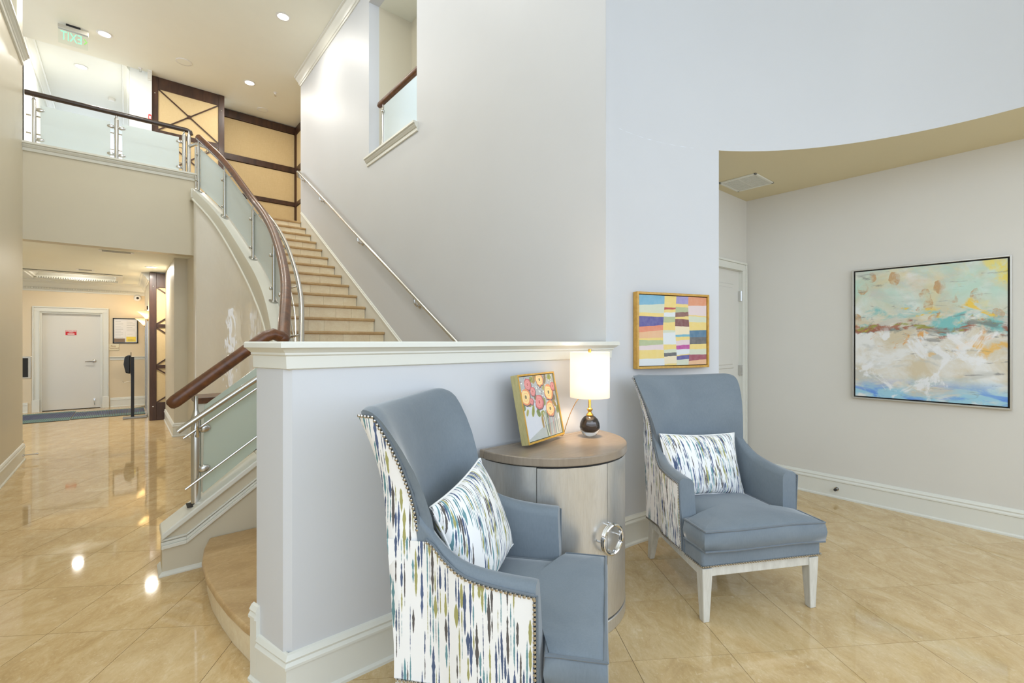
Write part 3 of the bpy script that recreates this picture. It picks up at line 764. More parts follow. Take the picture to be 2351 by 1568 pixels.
MB().box(NX-.05,NX+.06,3.55,3.65,.375,.379).build('post_foot', M['dark'], fb)
# -- opening balustrade in stair wall
nb = thing('opening_balustrade', 'frosted glass balustrade with walnut rail in the high opening of the stair wall', 'balustrade')
MB().tube([(2.55,5.79,4.49),(2.55,5.76,4.50),(2.55,4.55,4.50)], [.03,.036,.036], 12).build('handrail', M['rail'], nb, smooth=True)
MB().tube([(2.55,5.67,3.815),(2.55,5.67,4.40),(2.55,5.67,4.42),(2.55,5.67,4.47)], [.02,.02,.01,.01], 10).build('post', M['steel'], nb, smooth=True)
MB().box(2.544,2.556,4.60,5.63,3.84,4.44).build('glass_panel', M['glass'], nb)
MB().sphere((2.53,5.63,4.36), .022, 8, 6).build('glass_clamp', M['steel'], nb, smooth=True)
# -- wall handrail
wr = thing('wall_handrail', 'round steel handrail bracketed to the white wall beside the steps', 'handrail')
XH = 2.385
hp = [(XW-.02,8.93,4.385),(XH+.01,8.93,4.39),(XH,8.90,4.395)]+[(XH, y, 1.436+.588*(y-3.721)) for y in (8.85,7,5,3.721,3.3)]
MB().tube(hp, .021, 12).build('rail', M['steel'], wr, smooth=True)
for y in (8.72, 7.679, 6.10, 4.52):
    z = 1.436+.588*(y-3.721)
    MB().tube([(XW,y,z-.095),(XH+.03,y,z-.105),(XH,y,z-.075),(XH,y,z-.02)], .011, 8).tube([(XW,y,z-.095),(XW-.008,y,z-.095)], .036, 14).build('bracket', M['steel'], wr, smooth=True)

# ================================================================== WOOD AND FABRIC PANELS
def xpanel(name, label, x0, x1, z0, z1, y, stile, rails, cells, th=.05):
    p = thing(name, label, 'wall panel', (0,0,0))
    box('backing', M['frame'], p, x0+.01, x1-.01, y+.02, y+.12, z0, z1)
    box('stile', M['frame'], p, x0, x0+stile, y-.012, y+.12, z0, z1, bevel=.003)
    box('stile', M['frame'], p, x1-stile*1.05, x1, y-.012, y+.12, z0, z1, bevel=.003)
    for a, b in rails: box('rail', M['frame'], p, x0+stile, x1-stile, y-.008, y+.1, a, b, bevel=.003)
    cx = (x0+x1)/2
    for a, b in cells:
        box('fabric_panel', M['linen'], p, x0+stile, x1-stile, y+.008, y+.03, a, b)
        cz = (a+b)/2; w = .011
        for sx_ in (-1, 1):
            for sz_ in (-1, 1):
                ex = cx+sx_*((x1-x0)/2-stile); ez = cz+sz_*(b-a)/2
                d = Vector((ex-cx, 0, ez-cz)); n_ = Vector((-d.z, 0, d.x)).normalized()*w
                A = Vector((cx, 0, cz)); B = Vector((ex, 0, ez))
                v = []
                for yy in (y-.006, y+.012): v += [(q.x, yy, q.z) for q in (A-n_, B-n_, B+n_, A+n_)]
                MB().add(v, [(0,1,2,3),(7,6,5,4),(0,4,5,1),(1,5,6,2),(2,6,7,3),(3,7,4,0)]).build('diagonal_bar', M['frame'], p)
        MB().lathe([(0,-.012),(.028,-.012),(.036,-.004),(.036,.01),(0,.01)], n=6).build('hub', M['frame'], p).matrix_local = Matrix.Translation((cx, y-.002, cz)) @ Matrix.Rotation(PI/2, 4, 'X')
    for x in (x0+stile*.5, x1-stile*.5):
        for z in (z0+.25 if z0 < 1 else z0+.3, z1-.245 if z1 < 3 else z1-.30):
            MB().sphere((x, y-.014, z), .011, 8, 6, (1,.5,1)).build('bolt', M['chrome'], p, smooth=True)
    return p
xpanel('lattice_panel', 'dark wood lattice panel with linen infill behind the beige pillar on the ground floor', .33, 1.40, 0, 2.655, 10.57, .10,
       [(0,.319),(.932,.995),(1.672,1.735),(2.395,2.655)], [(.319,.932),(.995,1.672),(1.735,2.395)])
xpanel('lattice_panel', 'dark wood lattice panel with linen infill standing above the balcony rail', .359, 1.481, ZU, ZC-.005, 10.57, .095,
       [(ZU,ZU+.25),(4.36,4.44),(5.165,5.248),(5.985,ZC-.005)], [(ZU+.25,4.36),(4.44,5.165),(5.248,5.985)])
fp = thing('fabric_wall_panel', 'wide linen wall panels with dark wood strips at the stair head', 'wall panel')
box('backing', M['frame'], fp, 1.48, 2.95, 11.14, 11.24, ZU, ZC-.01)
for a, b in ((6.03,6.185),(5.165,5.29),(4.43,4.515),(ZU,ZU+.1)):
    box('strip', M['frame'], fp, 1.481, 2.93, 11.085, 11.15, a, b, bevel=.004)
    box('side_strip', M['frame'], fp, 2.915, 2.97, 9.05, 11.085, a, b, bevel=.004)
for a, b in ((5.29,6.03),(4.515,5.165),(ZU+.1,4.43)):
    box('fabric_panel', M['linen'], fp, 1.481, 2.90, 11.11, 11.16, a+.006, b-.006, bevel=.004)
    box('side_fabric', M['linen'], fp, 2.935, 2.98, 9.9, 11.06, a+.006, b-.006, bevel=.004)
box('corner_strip', M['frame'], fp, 2.90, 2.94, 11.06, 11.10, ZU, 6.03)
box('edge_strip', M['frame'], fp, 2.925, 2.97, 9.78, 9.9, ZU, 6.1)
struct(MB().box(2.97,3.1,9.0,11.24,ZU,ZC).box(2.6,3.1,8.9,9.0,ZU,ZC).build('wall_landing', M['wall']))

# ================================================================== CEILING FITTINGS
def downlight(x, y, z, label, grp, power, r=.075, col_=WARM2):
    o = thing('recessed_light', label, 'ceiling light', (x,y,z), 0, grp)
    MB().lathe([(r,-.001),(r+.022,-.001),(r+.024,-.006),(r+.012,-.010),(r,-.008)], n=28).build('trim_ring', M['white'], o, smooth=True)
    MB().lathe([(0,-.004),(r,-.004),(r,-.002),(0,-.002)], n=28).build('lens', M['lens'], o)
    arealight('downlight', (0,0,-.016), r*1.8, power, col_, parent=o)
    return o
GU = 'recessed lights in the upper ceiling'
downlight(-.252, 9.62, ZC, 'lit recessed ceiling light right beside the exit sign', GU, 20)
downlight(1.784, 7.427, ZC, 'lit recessed ceiling light nearest the crown molding of the stair wall', GU, 15)
downlight(1.763, 9.723, ZC, 'lit recessed ceiling light before the upper lattice and linen panels', GU, 20)
downlight(-.609, 11.3, ZC+.12, 'lit recessed light in the white corridor ceiling below the exit sign', GU, 24, .075, (1,.98,.95))
for x_, y_, lab_ in ((.2, 6.6, 'added fill downlight above the hall floor nearest the balcony, out of view'), (.9, 4.7, 'added fill downlight above the middle of the stairs, out of view'), (.0, 3.4, 'added fill downlight nearest the bay, out of view')):  # unseen downlights added to brighten the hall and stair
    downlight(x_, y_, ZC, lab_, GU, 26 if x_ > .5 else 18, .075, (1,.98,.94))
GL = 'recessed lights in the lobby ceiling'
downlight(.336, 9.882, ZL, 'lit recessed light in lobby ceiling above the lattice panel', GL, 26, .07)
downlight(-.70, 12.15, ZL+.16, 'lit recessed light inside the lobby ceiling tray', GL, 14, .07)
for (x, y, r, lab) in ((.766, 9.714, .10, 'round white ceiling speaker above the upper lattice panel'), (2.177, 10.684, .085, 'small round white ceiling speaker near the linen panel corner')):
    o = thing('ceiling_speaker', lab, 'speaker', (x,y,ZC))
    MB().lathe([(r,-.0005),(r+.016,-.0005),(r+.016,-.007),(r,-.009)], n=28).build('rim', M['white'], o, smooth=True)
    MB().lathe([(0,-.007),(r,-.007),(r,-.003),(0,-.003)], n=28).build('grille', M['ceil'], o)
for (x, y, z, lab) in ((2.215, 9.799, ZC, 'small sprinkler head near the speaker by linen panels'), (.20, 10.42, ZC, 'small sprinkler head left of the upper lattice panel')):
    o = thing('sprinkler', lab, 'sprinkler', (x,y,z))
    MB().lathe([(0,0),(.034,0),(.034,-.004),(.014,-.012),(.010,-.03),(0,-.03)], n=16).build('escutcheon', M['white'], o, smooth=True)
    MB().tube([(-.012,0,-.03),(-.014,0,-.05),(0,0,-.06),(.014,0,-.05),(.012,0,-.03)], .003, 6).lathe([(0,-.060),(.018,-.060),(.018,-.063),(0,-.063)], n=12).build('deflector', M['steel'], o)
o = thing('smoke_detector', 'white round detector on the corridor ceiling above the balcony rail', 'detector', (-.216,12.4,ZC+.12))
MB().lathe([(0,0),(.06,0),(.06,-.02),(.045,-.04),(0,-.045)], n=20).build('housing', M['white'], o, smooth=True)
o = thing('fire_alarm', 'small red alarm box beside the upper lattice panel', 'alarm', (.333,CY-.002,5.40))
MB().box(-.022,.022,-.04,0,-.05,.05).build('housing', M['red'], o, bevel=.008)
MB().box(-.012,.012,-.044,-.039,-.03,.02).build('strobe', M['white'], o)
# exit sign (seen from behind: mirrored)
ex = thing('exit_sign', 'hanging clear exit sign with mirrored green letters and arrow', 'exit sign', (-.61,9.70,ZC))
MB().box(-.08,.08,-.03,.03,-.03,0).build('canopy', M['black'], ex)
MB().box(-.17,.17,-.028,.028,-.085,-.028).build('housing', M['silverframe'], ex, bevel=.004)
MB().box(-.165,.165,-.004,.004,-.30,-.085).build('panel', M['clear'], ex)
text('letters', 'EXIT', .19, M['green'], ex, (-.02,-.008,-.185), (PI/2,0,0), .001, sx=-.62)
a = MB()
for s_ in (1, -1):
    a.add([(.115,-.008,-.185+s_*.035),(.125,-.008,-.185+s_*.045),(.160,-.008,-.185),(.142,-.008,-.185)], [(0,1,2,3)])
a.build('arrow', M['green2'], ex)
# vents
def slot_vent(x0, x1, y, z, lab, grp=None, dep=.10):
    o = thing('slot_vent', lab, 'vent', ((x0+x1)/2, y, z))
    w = (x1-x0)/2
    MB().box(-w,-w+.035,-dep/2,dep/2,-.01,0).box(w-.035,w,-dep/2,dep/2,-.01,0).build('end_cap', M['white'], o)
    MB().box(-w+.035,w-.035,-dep/2,dep/2,-.004,0).build('recess', M['grille'], o)
    for k in range(4): MB().box(-w+.035,w-.035,-dep/2+dep*k/3.3,-dep/2+dep*k/3.3+.008,-.009,-.003).build('louver', M['steel'], o)
    return o
slot_vent(-.286, .092, 8.50, ZL, 'long slot vent in soffit just under the balcony edge')
slot_vent(-.66, -.42, 11.0, ZL, 'short slot vent in lobby ceiling before the tray')
o = thing('ceiling_grille', 'white square louvred air grille in the alcove soffit', 'vent', (4.385, 1.92, ZS))
gw, gd = .19, .165
MB().box(-gw,gw,-gd,-gd+.022,-.012,0).box(-gw,gw,gd-.022,gd,-.012,0).box(-gw,-gw+.022,-gd,gd,-.012,0).box(gw-.022,gw,-gd,gd,-.012,0).build('frame', M['trim'], o, bevel=.003)
MB().box(-gw+.02,gw-.02,-gd+.02,gd-.02,-.002,0).build('backing', M['grille'], o)
for k in range(15):
    x = -gw+.03+k*(2*gw-.06)/14
    MB().box(x-.0075,x+.0075,-gd+.02,gd-.02,-.010,-.004).build('louver', M['trim'], o)
MB().box(-gw+.02,gw-.02,-.006,.006,-.011,-.003).build('bar', M['trim'], o)

# ================================================================== LOBBY THINGS
o = thing('restricted_sign', 'small red and white sign on the grey flush door', 'sign', (-.876,YB+.0585,1.605))
MB().box(-.083,.083,-.003,0,-.052,.052).build('plate', M['red'], o)
MB().box(-.078,.078,-.0036,-.003,.022,.048).build('white_band', M['signw'], o)
text('heading', 'RESTRICTED', .026, M['red'], o, (0,-.0042,.035), (PI/2,0,0), .0003)
text('word', 'AREA', .030, M['signw'], o, (0,-.0042,.006), (PI/2,0,0), .0003)
for z, w in ((-.018,.052),(-.03,.06),(-.042,.05)): MB().box(-w,w,-.0036,-.003,z-.004,z+.003).build('print_line', M['signw'], o)
o = thing('room_sign', 'cream sign with gilt letters under the notice board', 'sign', (-.205,YB,1.297))
MB().box(-.095,.095,-.015,0,-.068,.068).build('plate', M['cream'], o, bevel=.003)
text('line_one', 'Fire', .055, M['gilt'], o, (0,-.0165,.022), (PI/2,0,0), .0005)
text('line_two', 'Control', .055, M['gilt'], o, (0,-.0165,-.024), (PI/2,0,0), .0005)
o = thing('notice_board', 'black framed notice board pinned with papers beside the flush door', 'notice board', (0,YB,1.655))
w, h = .214, .275
MB().box(-w,w,-.02,0,h-.02,h).box(-w,w,-.02,0,-h,-h+.02).box(-w,-w+.02,-.02,0,-h,h).box(w-.02,w,-.02,0,-h,h).build('frame', M['black'], o)
MB().box(-w+.02,w-.02,-.008,0,-h+.02,h-.02).build('backboard', M['white'], o)
def sheet(nm, mat, x0, x1, z0, z1, lines=0, lm=None):
    p = MB().box(x0,x1,-.0105 if nm == 'paper' else -.0125,-.008,z0,z1).build(nm, mat, o)
    lb = MB()
    for k in range(lines):
        zz = z1-.05-(z1-z0-.07)*k/max(1,lines-1); ww = (x1-x0)*(.7 if k % 3 else .5)
        lb.box(x0+.025, x0+.025+ww, -.0112 if nm == 'paper' else -.0132,-.0105, zz-.003, zz+.0)
    if lines: stuff(lb.build('print_lines', lm or M['grille'], p))
sheet('paper', M['paper'], -.195,-.01,-.165,.25,11)
sheet('paper', M['paper'], -.008,.195,-.02,.245,6)
sheet('paper', M['paper'], .005,.185,-.25,-.022,3)
sheet('leaflet', M['kraft'], -.192,-.01,-.25,-.17)
sheet('notice', M['yellow'], .012,.175,-.24,-.13,4,M['kraft'])
o = thing('dome_camera', 'white dome security camera under the lobby crown molding', 'camera', (.206,YB,2.385))
MB().lathe([(0,-.05),(.05,-.045),(.066,-.02),(.07,0),(0,0)], n=20).build('housing', M['white'], o, smooth=True).rotation_euler = (-PI/2,0,0)
MB().sphere((0,-.036,-.004), .028, 14, 8).build('dome', M['black'], o, smooth=True)
for (y, z, lab) in ((11.1, 1.93, 'nearer alabaster wall sconce beside the ground floor lattice panel'), (12.85, 1.86, 'farther alabaster wall sconce near the notice board')):
    o = thing('wall_sconce', lab, 'sconce', (.33,y,z), 0, 'wall sconces by the lift')
    MB().lathe([(.03,-.10),(.045,-.085),(.07,-.045),(.105,-.008),(.17,.05),(.178,.055),(.172,.057),(.10,.0),(.06,-.045),(.03,-.085)], n=24, a0=PI/2, a1=3*PI/2).build('bowl', M['alabaster'], o, smooth=True)
    MB().lathe([(0,-.13),(.014,-.12),(.02,-.10),(.04,-.088),(0,-.085)], n=12).build('finial', M['brass'], o, smooth=True)
    pointlight('bulb', (-.06,0,.02), .03, 5, WARM, o)
# mats
def ribmat(x0, x1, y0, y1, lab):
    o = thing('floor_mat', lab, 'mat', (0,0,0), 0, 'entrance mats in the lobby')
    MB().box(x0,x1,y0,y1,0.0005,.006).build('base', M['black'], o)
    b = [MB(), MB()]
    x = x0+.01
    while x < x1-.01:
        yb = y0+(y1-y0)*.3; yt = y0+(y1-y0)*.86
        b[0].box(x, x+.016, yb, yt, .006, .011); b[1].box(x, x+.016, y0+.01, yb, .006, .011).box(x, x+.016, yt, y1-.01, .006, .011); x += .026
    stuff(b[0].build('blue_ribs', M['mat1'], o)); stuff(b[1].build('green_ribs', M['mat2'], o))
M['mat1'] = flat('mat_blue', rgb(92,100,130), .8); M['mat2'] = flat('mat_green', rgb(120,152,146), .8)
ribmat(-2.6,-.78,11.55,12.95,'blue and green ribbed mat running out of view behind left wall')
ribmat(-.77,.30,11.62,12.75,'blue and green ribbed mat in front of the lift under the dispenser stand')
# sanitizer stand
o = thing('sanitizer_stand', 'black hand sanitizer dispenser on a tall floor stand', 'dispenser', (.10,11.2,0), 0)
MB().box(-.14,.21,-.16,.10,0.0005,.018).build('base_plate', M['grille'], o, bevel=.006)
MB().box(-.024,.024,-.02,.02,.018,1.13).build('pole', M['black'], o, bevel=.004)
MB().box(-.028,-.018,-.10,.10,.80,1.22).build('back_plate', M['black'], o)
d = MB().prism_ax([(-.10,.84),(-.03,.82),(-.03,1.17),(-.075,1.165),(-.115,1.13),(-.13,1.0)], -.08, .06, 'y').build('dispenser', M['black'], o, bevel=.018, seg=3)
MB().box(-.026,-.0235,-.03,.03,1.17,1.26).build('sign_holder', M['silverframe'], o)
MB().tube([(-.03,-.05,.68),(-.13,-.05,.665),(-.145,-.05,.70)], .004, 6).tube([(-.03,.03,.68),(-.13,.03,.665),(-.145,.03,.70)], .004, 6).tube([(-.145,-.05,.70),(-.145,.03,.70)], .004, 6).build('drip_tray', M['steel'], o)
# screen on stand, half hidden behind the left wall
o = thing('screen_stand', 'small dark screen in a silver frame showing beside the left wall end', 'screen', (-1.26,9.5,0))
MB().box(-.23,.23,-.03,.03,.888,1.21).build('bezel', M['silverframe'], o, bevel=.01)
MB().box(-.195,.195,-.034,-.028,.915,1.185).build('display', M['dark'], o)
MB().tube([(0,.03,.0),(0,.03,1.0)], .02, 10).build('pole', M['steel'], o, smooth=True)
MB().lathe([(0,0.0005),(.15,0.0005),(.15,.012),(.03,.02),(0,.02)], n=24).build('base', M['steel'], o, smooth=True)
# door stops
for (loc, rz, lab) in (((-.934,8.126-.2,.075), 0, 'steel door stop at the foot of left wall'), ((4.962,1.373,.084), PI, 'small steel door stop on right wall baseboard')):
    o = thing('door_stop', lab, 'door stop', loc, rz)
    L = .13 if rz == 0 else .05
    MB().tube([(0,0,0),(.006,0,0),(.0061,0,0),(L-.02,0,0)], [.018,.018,.008,.008], 10).build('stem', M['steel'], o, smooth=True)
    MB().tube([(L-.022,0,0),(L,0,0)], .012, 10).build('bumper', M['rubber'] if rz else M['steel'], o, smooth=True)
# table behind the frosted lower glass
o = thing('console_table', 'dark wood topped console behind the lower frosted glass panel', 'table', (0,0,0))
MB().box(.40,.90,4.16,4.46,.955,1.0).build('top', M['rail'], o, bevel=.004)
MB().box(.42,.88,4.18,4.44,.87,.953).build('apron', M['trim'], o)
for x in (.44, .86):
    for y in (4.20, 4.42): MB().box(x-.022,x+.022,y-.022,y+.022,0.0005,.87).build('leg', M['trim'] if x < .6 else M['frame'], o)
# ================================================================== ARMCHAIRS
ZT = 1.185
def w_(z): return sinterp(z, [.28,.42,.70,.85,1.0,1.12,1.19], [.285,.285,.29,.303,.335,.362,.372])
def yb_(z): return sinterp(z, [.28,.42,.80,1.10,1.19], [.205,.215,.285,.350,.385])
def wing_(z): return sinterp(z, [.28,.42,.80,1.0,1.19], [.05,.06,.115,.10,.050])
def th_(z): return sinterp(z, [.28,.8,1.19], [.13,.115,.065])
def bin_(u, z):     # inner surface
    return Vector((w_(z)*u, yb_(z)-wing_(z)*abs(u)**2.6, z))
def bout_(u, z):
    return Vector(((w_(z)+sinterp(z, [.28,.78,.95,1.19], [.012,.010,-.022,-.030]))*u, yb_(z)+th_(z)-wing_(z)*abs(u)**2.6*.62, z))
def armtop(y): return sinterp(y, [-.20,-.05,.06,.13,.18,.225], [.678,.690,.712,.750,.800,.860])
def arm_in(y, z): return interp(y, [.05,.2], [.268,.245]) + .012*(z-.36)/.3
def arm_out(y, z): return interp(y, [-.2,.05,.20], [.350,.333,.283]) + .018*(z-.30)/.36
def make_chair(label, loc, rz):
    r = thing('armchair', label, 'armchair', loc, rz, 'pair of blue wing armchairs')
    # legs
    for s in (-1, 1):
        MB().add([(s*.300,-.345,0),(s*.335,-.345,0),(s*.335,-.308,0),(s*.300,-.308,0),(s*.286,-.352,.275),(s*.345,-.352,.275),(s*.345,-.293,.275),(s*.286,-.293,.275)],
                 [(3,2,1,0),(4,5,6,7),(0,1,5,4),(1,2,6,5),(2,3,7,6),(3,0,4,7)]).build('leg', M['leg'], r, bevel=.004)
        MB().add([(s*.225,.345,0),(s*.258,.345,0),(s*.258,.380,0),(s*.225,.380,0),(s*.222,.255,.275),(s*.282,.255,.275),(s*.282,.315,.275),(s*.222,.315,.275)],
                 [(3,2,1,0),(4,5,6,7),(0,1,5,4),(1,2,6,5),(2,3,7,6),(3,0,4,7)]).build('leg', M['leg'], r, bevel=.004)
        MB().add([(s*.318,-.30,.232),(s*.342,-.30,.232),(s*.282,.27,.232),(s*.258,.27,.232),(s*.318,-.30,.282),(s*.342,-.30,.282),(s*.282,.27,.282),(s*.258,.27,.282)],
                 [(3,2,1,0),(4,5,6,7),(0,1,5,4),(1,2,6,5),(2,3,7,6),(3,0,4,7)]).build('side_rail', M['leg'], r, bevel=.003)
    box('front_rail', M['leg'], r, -.29, .29, -.346, -.320, .232, .282, bevel=.003)
    box('back_rail', M['leg'], r, -.23, .23, .28, .305, .232, .282, bevel=.003)
    # seat base and T cushion
    MB().prism([(-.352,-.358),(.352,-.358),(.345,-.20),(.268,.27),(-.268,.27),(-.345,-.20)], .282, .372).build('seat_base', M['velvet'], r, bevel=.014, seg=3)
    cu = [(-.355,-.385),(.355,-.385),(.355,-.205),(.262,-.195),(.262,.205),(-.262,.205),(-.262,-.195),(-.355,-.205)]
    cb = MB(); nn = len(cu)
    lev = [(.368,-.014),(.376,0),(.420,.006),(.462,0),(.474,-.010)]
    def shr(d):
        out = []
        for i in range(nn):
            a = Vector(cu[i-1]); b = Vector(cu[i]); c = Vector(cu[(i+1)%nn])
            n1 = (b-a).normalized(); n1 = Vector((n1.y,-n1.x)); n2 = (c-b).normalized(); n2 = Vector((n2.y,-n2.x))
            out.append(b+(n1+n2)*d if n1.dot(n2) < .5 else b+n1*d)
        return out
    # subdivided outline for a soft cushion
    def dens(P, k=6):
        o2 = []
        for i in range(len(P)):
            a = P[i]; b = P[(i+1)%len(P)]
            o2 += [a+(b-a)*t_/k for t_ in range(k)]
        return o2
    rings = [(dens(shr(d)), z) for z, d in lev]
    K = len(rings[0][0])
    for R, z in rings: cb.v += [(p.x, p.y, z + (.004*math.sin(p.x*14) if abs(z-.42) > .03 else 0)) for p in R]
    for a in range(len(rings)-1): cb.f += [(a*K+i, a*K+(i+1)%K, (a+1)*K+(i+1)%K, (a+1)*K+i) for i in range(K)]
    # crown: concentric rings to the centre
    base = rings[-1][0]; cen = Vector((0,-.09)); prev = (len(rings)-1)*K
    for s_, z in ((.93,.482),(.75,.492),(.5,.499),(.22,.502)):
        st_ = len(cb.v); cb.v += [(*(cen+(p-cen)*s_), z) for p in base]
        cb.f += [(prev+i, prev+(i+1)%K, st_+(i+1)%K, st_+i) for i in range(K)]; prev = st_
    cb.f.append(tuple(prev+i for i in range(K))); cb.f.append(tuple(range(K-1,-1,-1)))
    co = cb.build('seat_cushion', M['velvet'], r, smooth=True, sharp=70)
    for z in (.472, .372):
        MB().tube([(p.x, p.y, z+(.004*math.sin(p.x*14))) for p in dens(shr(-.002), 4)], .0052, 6, closed=True).build('piping', M['piping'], co, smooth=True)
    # backrest
    b = MB(); nu = 18; rows = [.36,.44,.52,.60,.68,.76,.84,.92,1.0,1.07,1.13,1.165,1.182,1.19,1.192]
    K = 2*(nu+1)
    for ri, z in enumerate(rows):
        zz = min(z, 1.19); k = [0,0,.12,.30,.5][max(0, ri-(len(rows)-5))] if ri >= len(rows)-5 else 0
        inn = [bin_(-1+2*i/nu, zz) for i in range(nu+1)]; out = [bout_(-1+2*i/nu, zz) for i in range(nu+1)]
        ring = []
        for i in range(nu+1):
            mid = (inn[i]+out[i])/2; ring.append(inn[i].lerp(mid, k*1.7 if k < .5 else .85))
        for i in range(nu, -1, -1):
            mid = (inn[i]+out[i])/2; ring.append(out[i].lerp(mid, k*1.7 if k < .5 else .85))
        # round the upper corners, dip of the crest
        for p in ring:
            uu = abs(p.x)/w_(zz); dz = (.010*uu**2 - .018*max(0, (uu-.86)/.14)**2) * max(0, (z-1.0)/.19)
            p.z = z + dz + .003*max(0,(z-1.1)/.09)
        b.v += [tuple(p) for p in ring]
    for a in range(len(rows)-1): b.f += [(a*K+i, a*K+(i+1)%K, (a+1)*K+(i+1)%K, (a+1)*K+i) for i in range(K)]
    L = (len(rows)-1)*K
    for i in range(nu): b.f.append((L+i, L+i+1, L+K-2-i, L+K-1-i))
    for i in range(nu): b.f.append((i+1, i, K-1-i, K-2-i))
    bk = b.build('backrest', M['velvet'], r, smooth=True, sharp=60)
    # outer printed panel: outer face plus rear of each side rim
    def pan(u, z):
        e = .005
        if abs(u) <= 1:
            p = bout_(u, z); 
            return p + Vector((0, e, 0)) + Vector((e*u, 0, 0))
        s = 1 if u > 0 else -1; k = (abs(u)-1)
        a = bout_(s, z); c = bin_(s, z); p = a.lerp(c, k*.62); return p + Vector((s*(e+.004*math.sin(k*PI)), e*(1-k), 0))
    us = [-2,-1.66,-1.33,-1]+[-1+2*i/14 for i in range(1,14)]+[1,1.33,1.66,2]
    zs = [.30+(1.172-.30)*i/20 for i in range(21)]
    q = MB(); q.uv = []
    for z in zs:
        acc = 0; prevp = None
        for u in us:
            p = pan(u, z)
            if prevp: acc += (Vector((p.x,p.y))-Vector((prevp.x,prevp.y))).length
            prevp = p; q.v.append(tuple(p)); ye = pan(1, z).y; q.uv.append((3.0+(u*ye if abs(u) <= 1 else (1 if u > 0 else -1)*p.y), z))
    nU = len(us); q.f = [(a*nU+i, a*nU+i+1, (a+1)*nU+i+1, (a+1)*nU+i) for a in range(20) for i in range(nU-1)]
    bp = q.build('outer_back', M['print'], r, smooth=True, sharp=80)
    nails = MB()
    def nail(p): nails.sphere(p, .0062, 6, 4)
    def run(path, step=.0145):
        path = [Vector(p) for p in path]; d = 0
        for a, c in zip(path[:-1], path[1:]):
            Ls = (c-a).length
            while d < Ls: nail(a.lerp(c, d/Ls)); d += step
            d -= Ls
    for s in (-1, 1):
        edge = [pan(s*2, z)+Vector((s*.002,-.004,0)) for z in [.80+.37*i/20 for i in range(21)]]
        run(edge)
        top = [pan(s*(2-.33*k), 1.172)+Vector((s*.001,0,.004)) for k in range(4)]; run(top)
        MB().tube([p+Vector((s*-.001,-.010,0)) for p in edge], .0045, 6).build('piping', M['piping'], bk, smooth=True)
        # arm body
        ys = [-.195+i*(.225+.195)/14 for i in range(15)]
        am = MB(); prof = []
        for y in ys:
            zt = armtop(y); zi = .37
            lean = -.02*(zt-.37)/.3
            R = [(arm_in(y,zi),zi),(arm_in(y,.5),.5),(arm_in(y,zt-.03),zt-.03),(arm_in(y,zt)+.008,zt-.010),(arm_in(y,zt)+.026,zt),(arm_out(y,zt)-.022,zt+.002),(arm_out(y,zt)-.004,zt-.010),(arm_out(y,zt),zt-.03),(arm_out(y,.5),.5),(arm_out(y,.29),.29),(arm_in(y,.29),.29)]
            am.v += [(s*x, y+(.012*(z-.29)/.37 if y < -.19 else 0)*1.5, z) for x, z in R]
        K2 = 11
        am.f += [(a*K2+i, a*K2+(i+1)%K2, (a+1)*K2+(i+1)%K2, (a+1)*K2+i) for a in range(14) for i in range(K2)]
        am.f += [tuple(range(K2)), tuple(range(14*K2+K2-1, 14*K2-1, -1))]
        ar = am.build('arm', M['velvet'], r, smooth=True, sharp=50)
        # printed side panel
        sp2 = MB(); sp2.uv = []; nv_ = 12
        ys2 = [-.172+i*(.315+.172)/16 for i in range(17)]
        def sidep(y, z):
            return Vector((s*max(arm_out(min(y,.27), min(z,.75))+.004, (w_(z)+.0185) if y > .10 else 0), y, z))
        tops = [min(armtop(y), .795)-.030 for y in ys2]
        for j in range(nv_+1):
            for k_, (y, zt) in enumerate(zip(ys2, tops)):
                z = .298+(zt-.298)*j/nv_
                yk = -.172 + (bout_(1, z).y+.010+.172)*k_/16 if k_ > 12 else y
                if k_ > 12: yk = y + (bout_(1, z).y+.006-ys2[-1])*(k_-12)/4
                sp2.v.append(tuple(sidep(yk, z))); sp2.uv.append((yk*s+3.0, z))
        nU = len(ys2); sp2.f = [(a*nU+i, a*nU+i+1, (a+1)*nU+i+1, (a+1)*nU+i) for a in range(nv_) for i in range(nU-1)]
        sp2.build('side_panel', M['print'], r, smooth=True)
        run([sidep(-.174, .30+(tops[0]-.30)*i/10)+Vector((s*.002,0,0)) for i in range(11)])
        run([sidep(y, zt)+Vector((s*.002,0,.002)) for y, zt in zip(ys2[:13], tops[:13])])
        run([sidep(y, .294)+Vector((s*.002,0,0)) for y in ys2])
        MB().tube([sidep(-.182, .30+(tops[0]+.01-.30)*i/6)+Vector((s*.001,0,0)) for i in range(7)]+[sidep(y, zt+.010)+Vector((s*.001,0,0)) for y, zt in zip(ys2[:13], tops[:13])], .004, 6).build('piping', M['piping'], ar, smooth=True)
    run([(-.35+.0, -.361, .291), (.35, -.361, .291)])
    for s in (-1, 1): run([(s*.355,-.355,.291),(s*.355,-.205,.291)])
    stuff(nails.build('nailhead_trim', M['nickel'], r, smooth=True))
    return r
make_chair('blue velvet wing armchair nearest the camera with printed side panel toward us', (1.120, 1.398, 0), math.radians(38.9))
make_chair('blue velvet wing armchair facing us beneath the striped painting', (2.700, 1.340, 0), math.radians(-27.9))

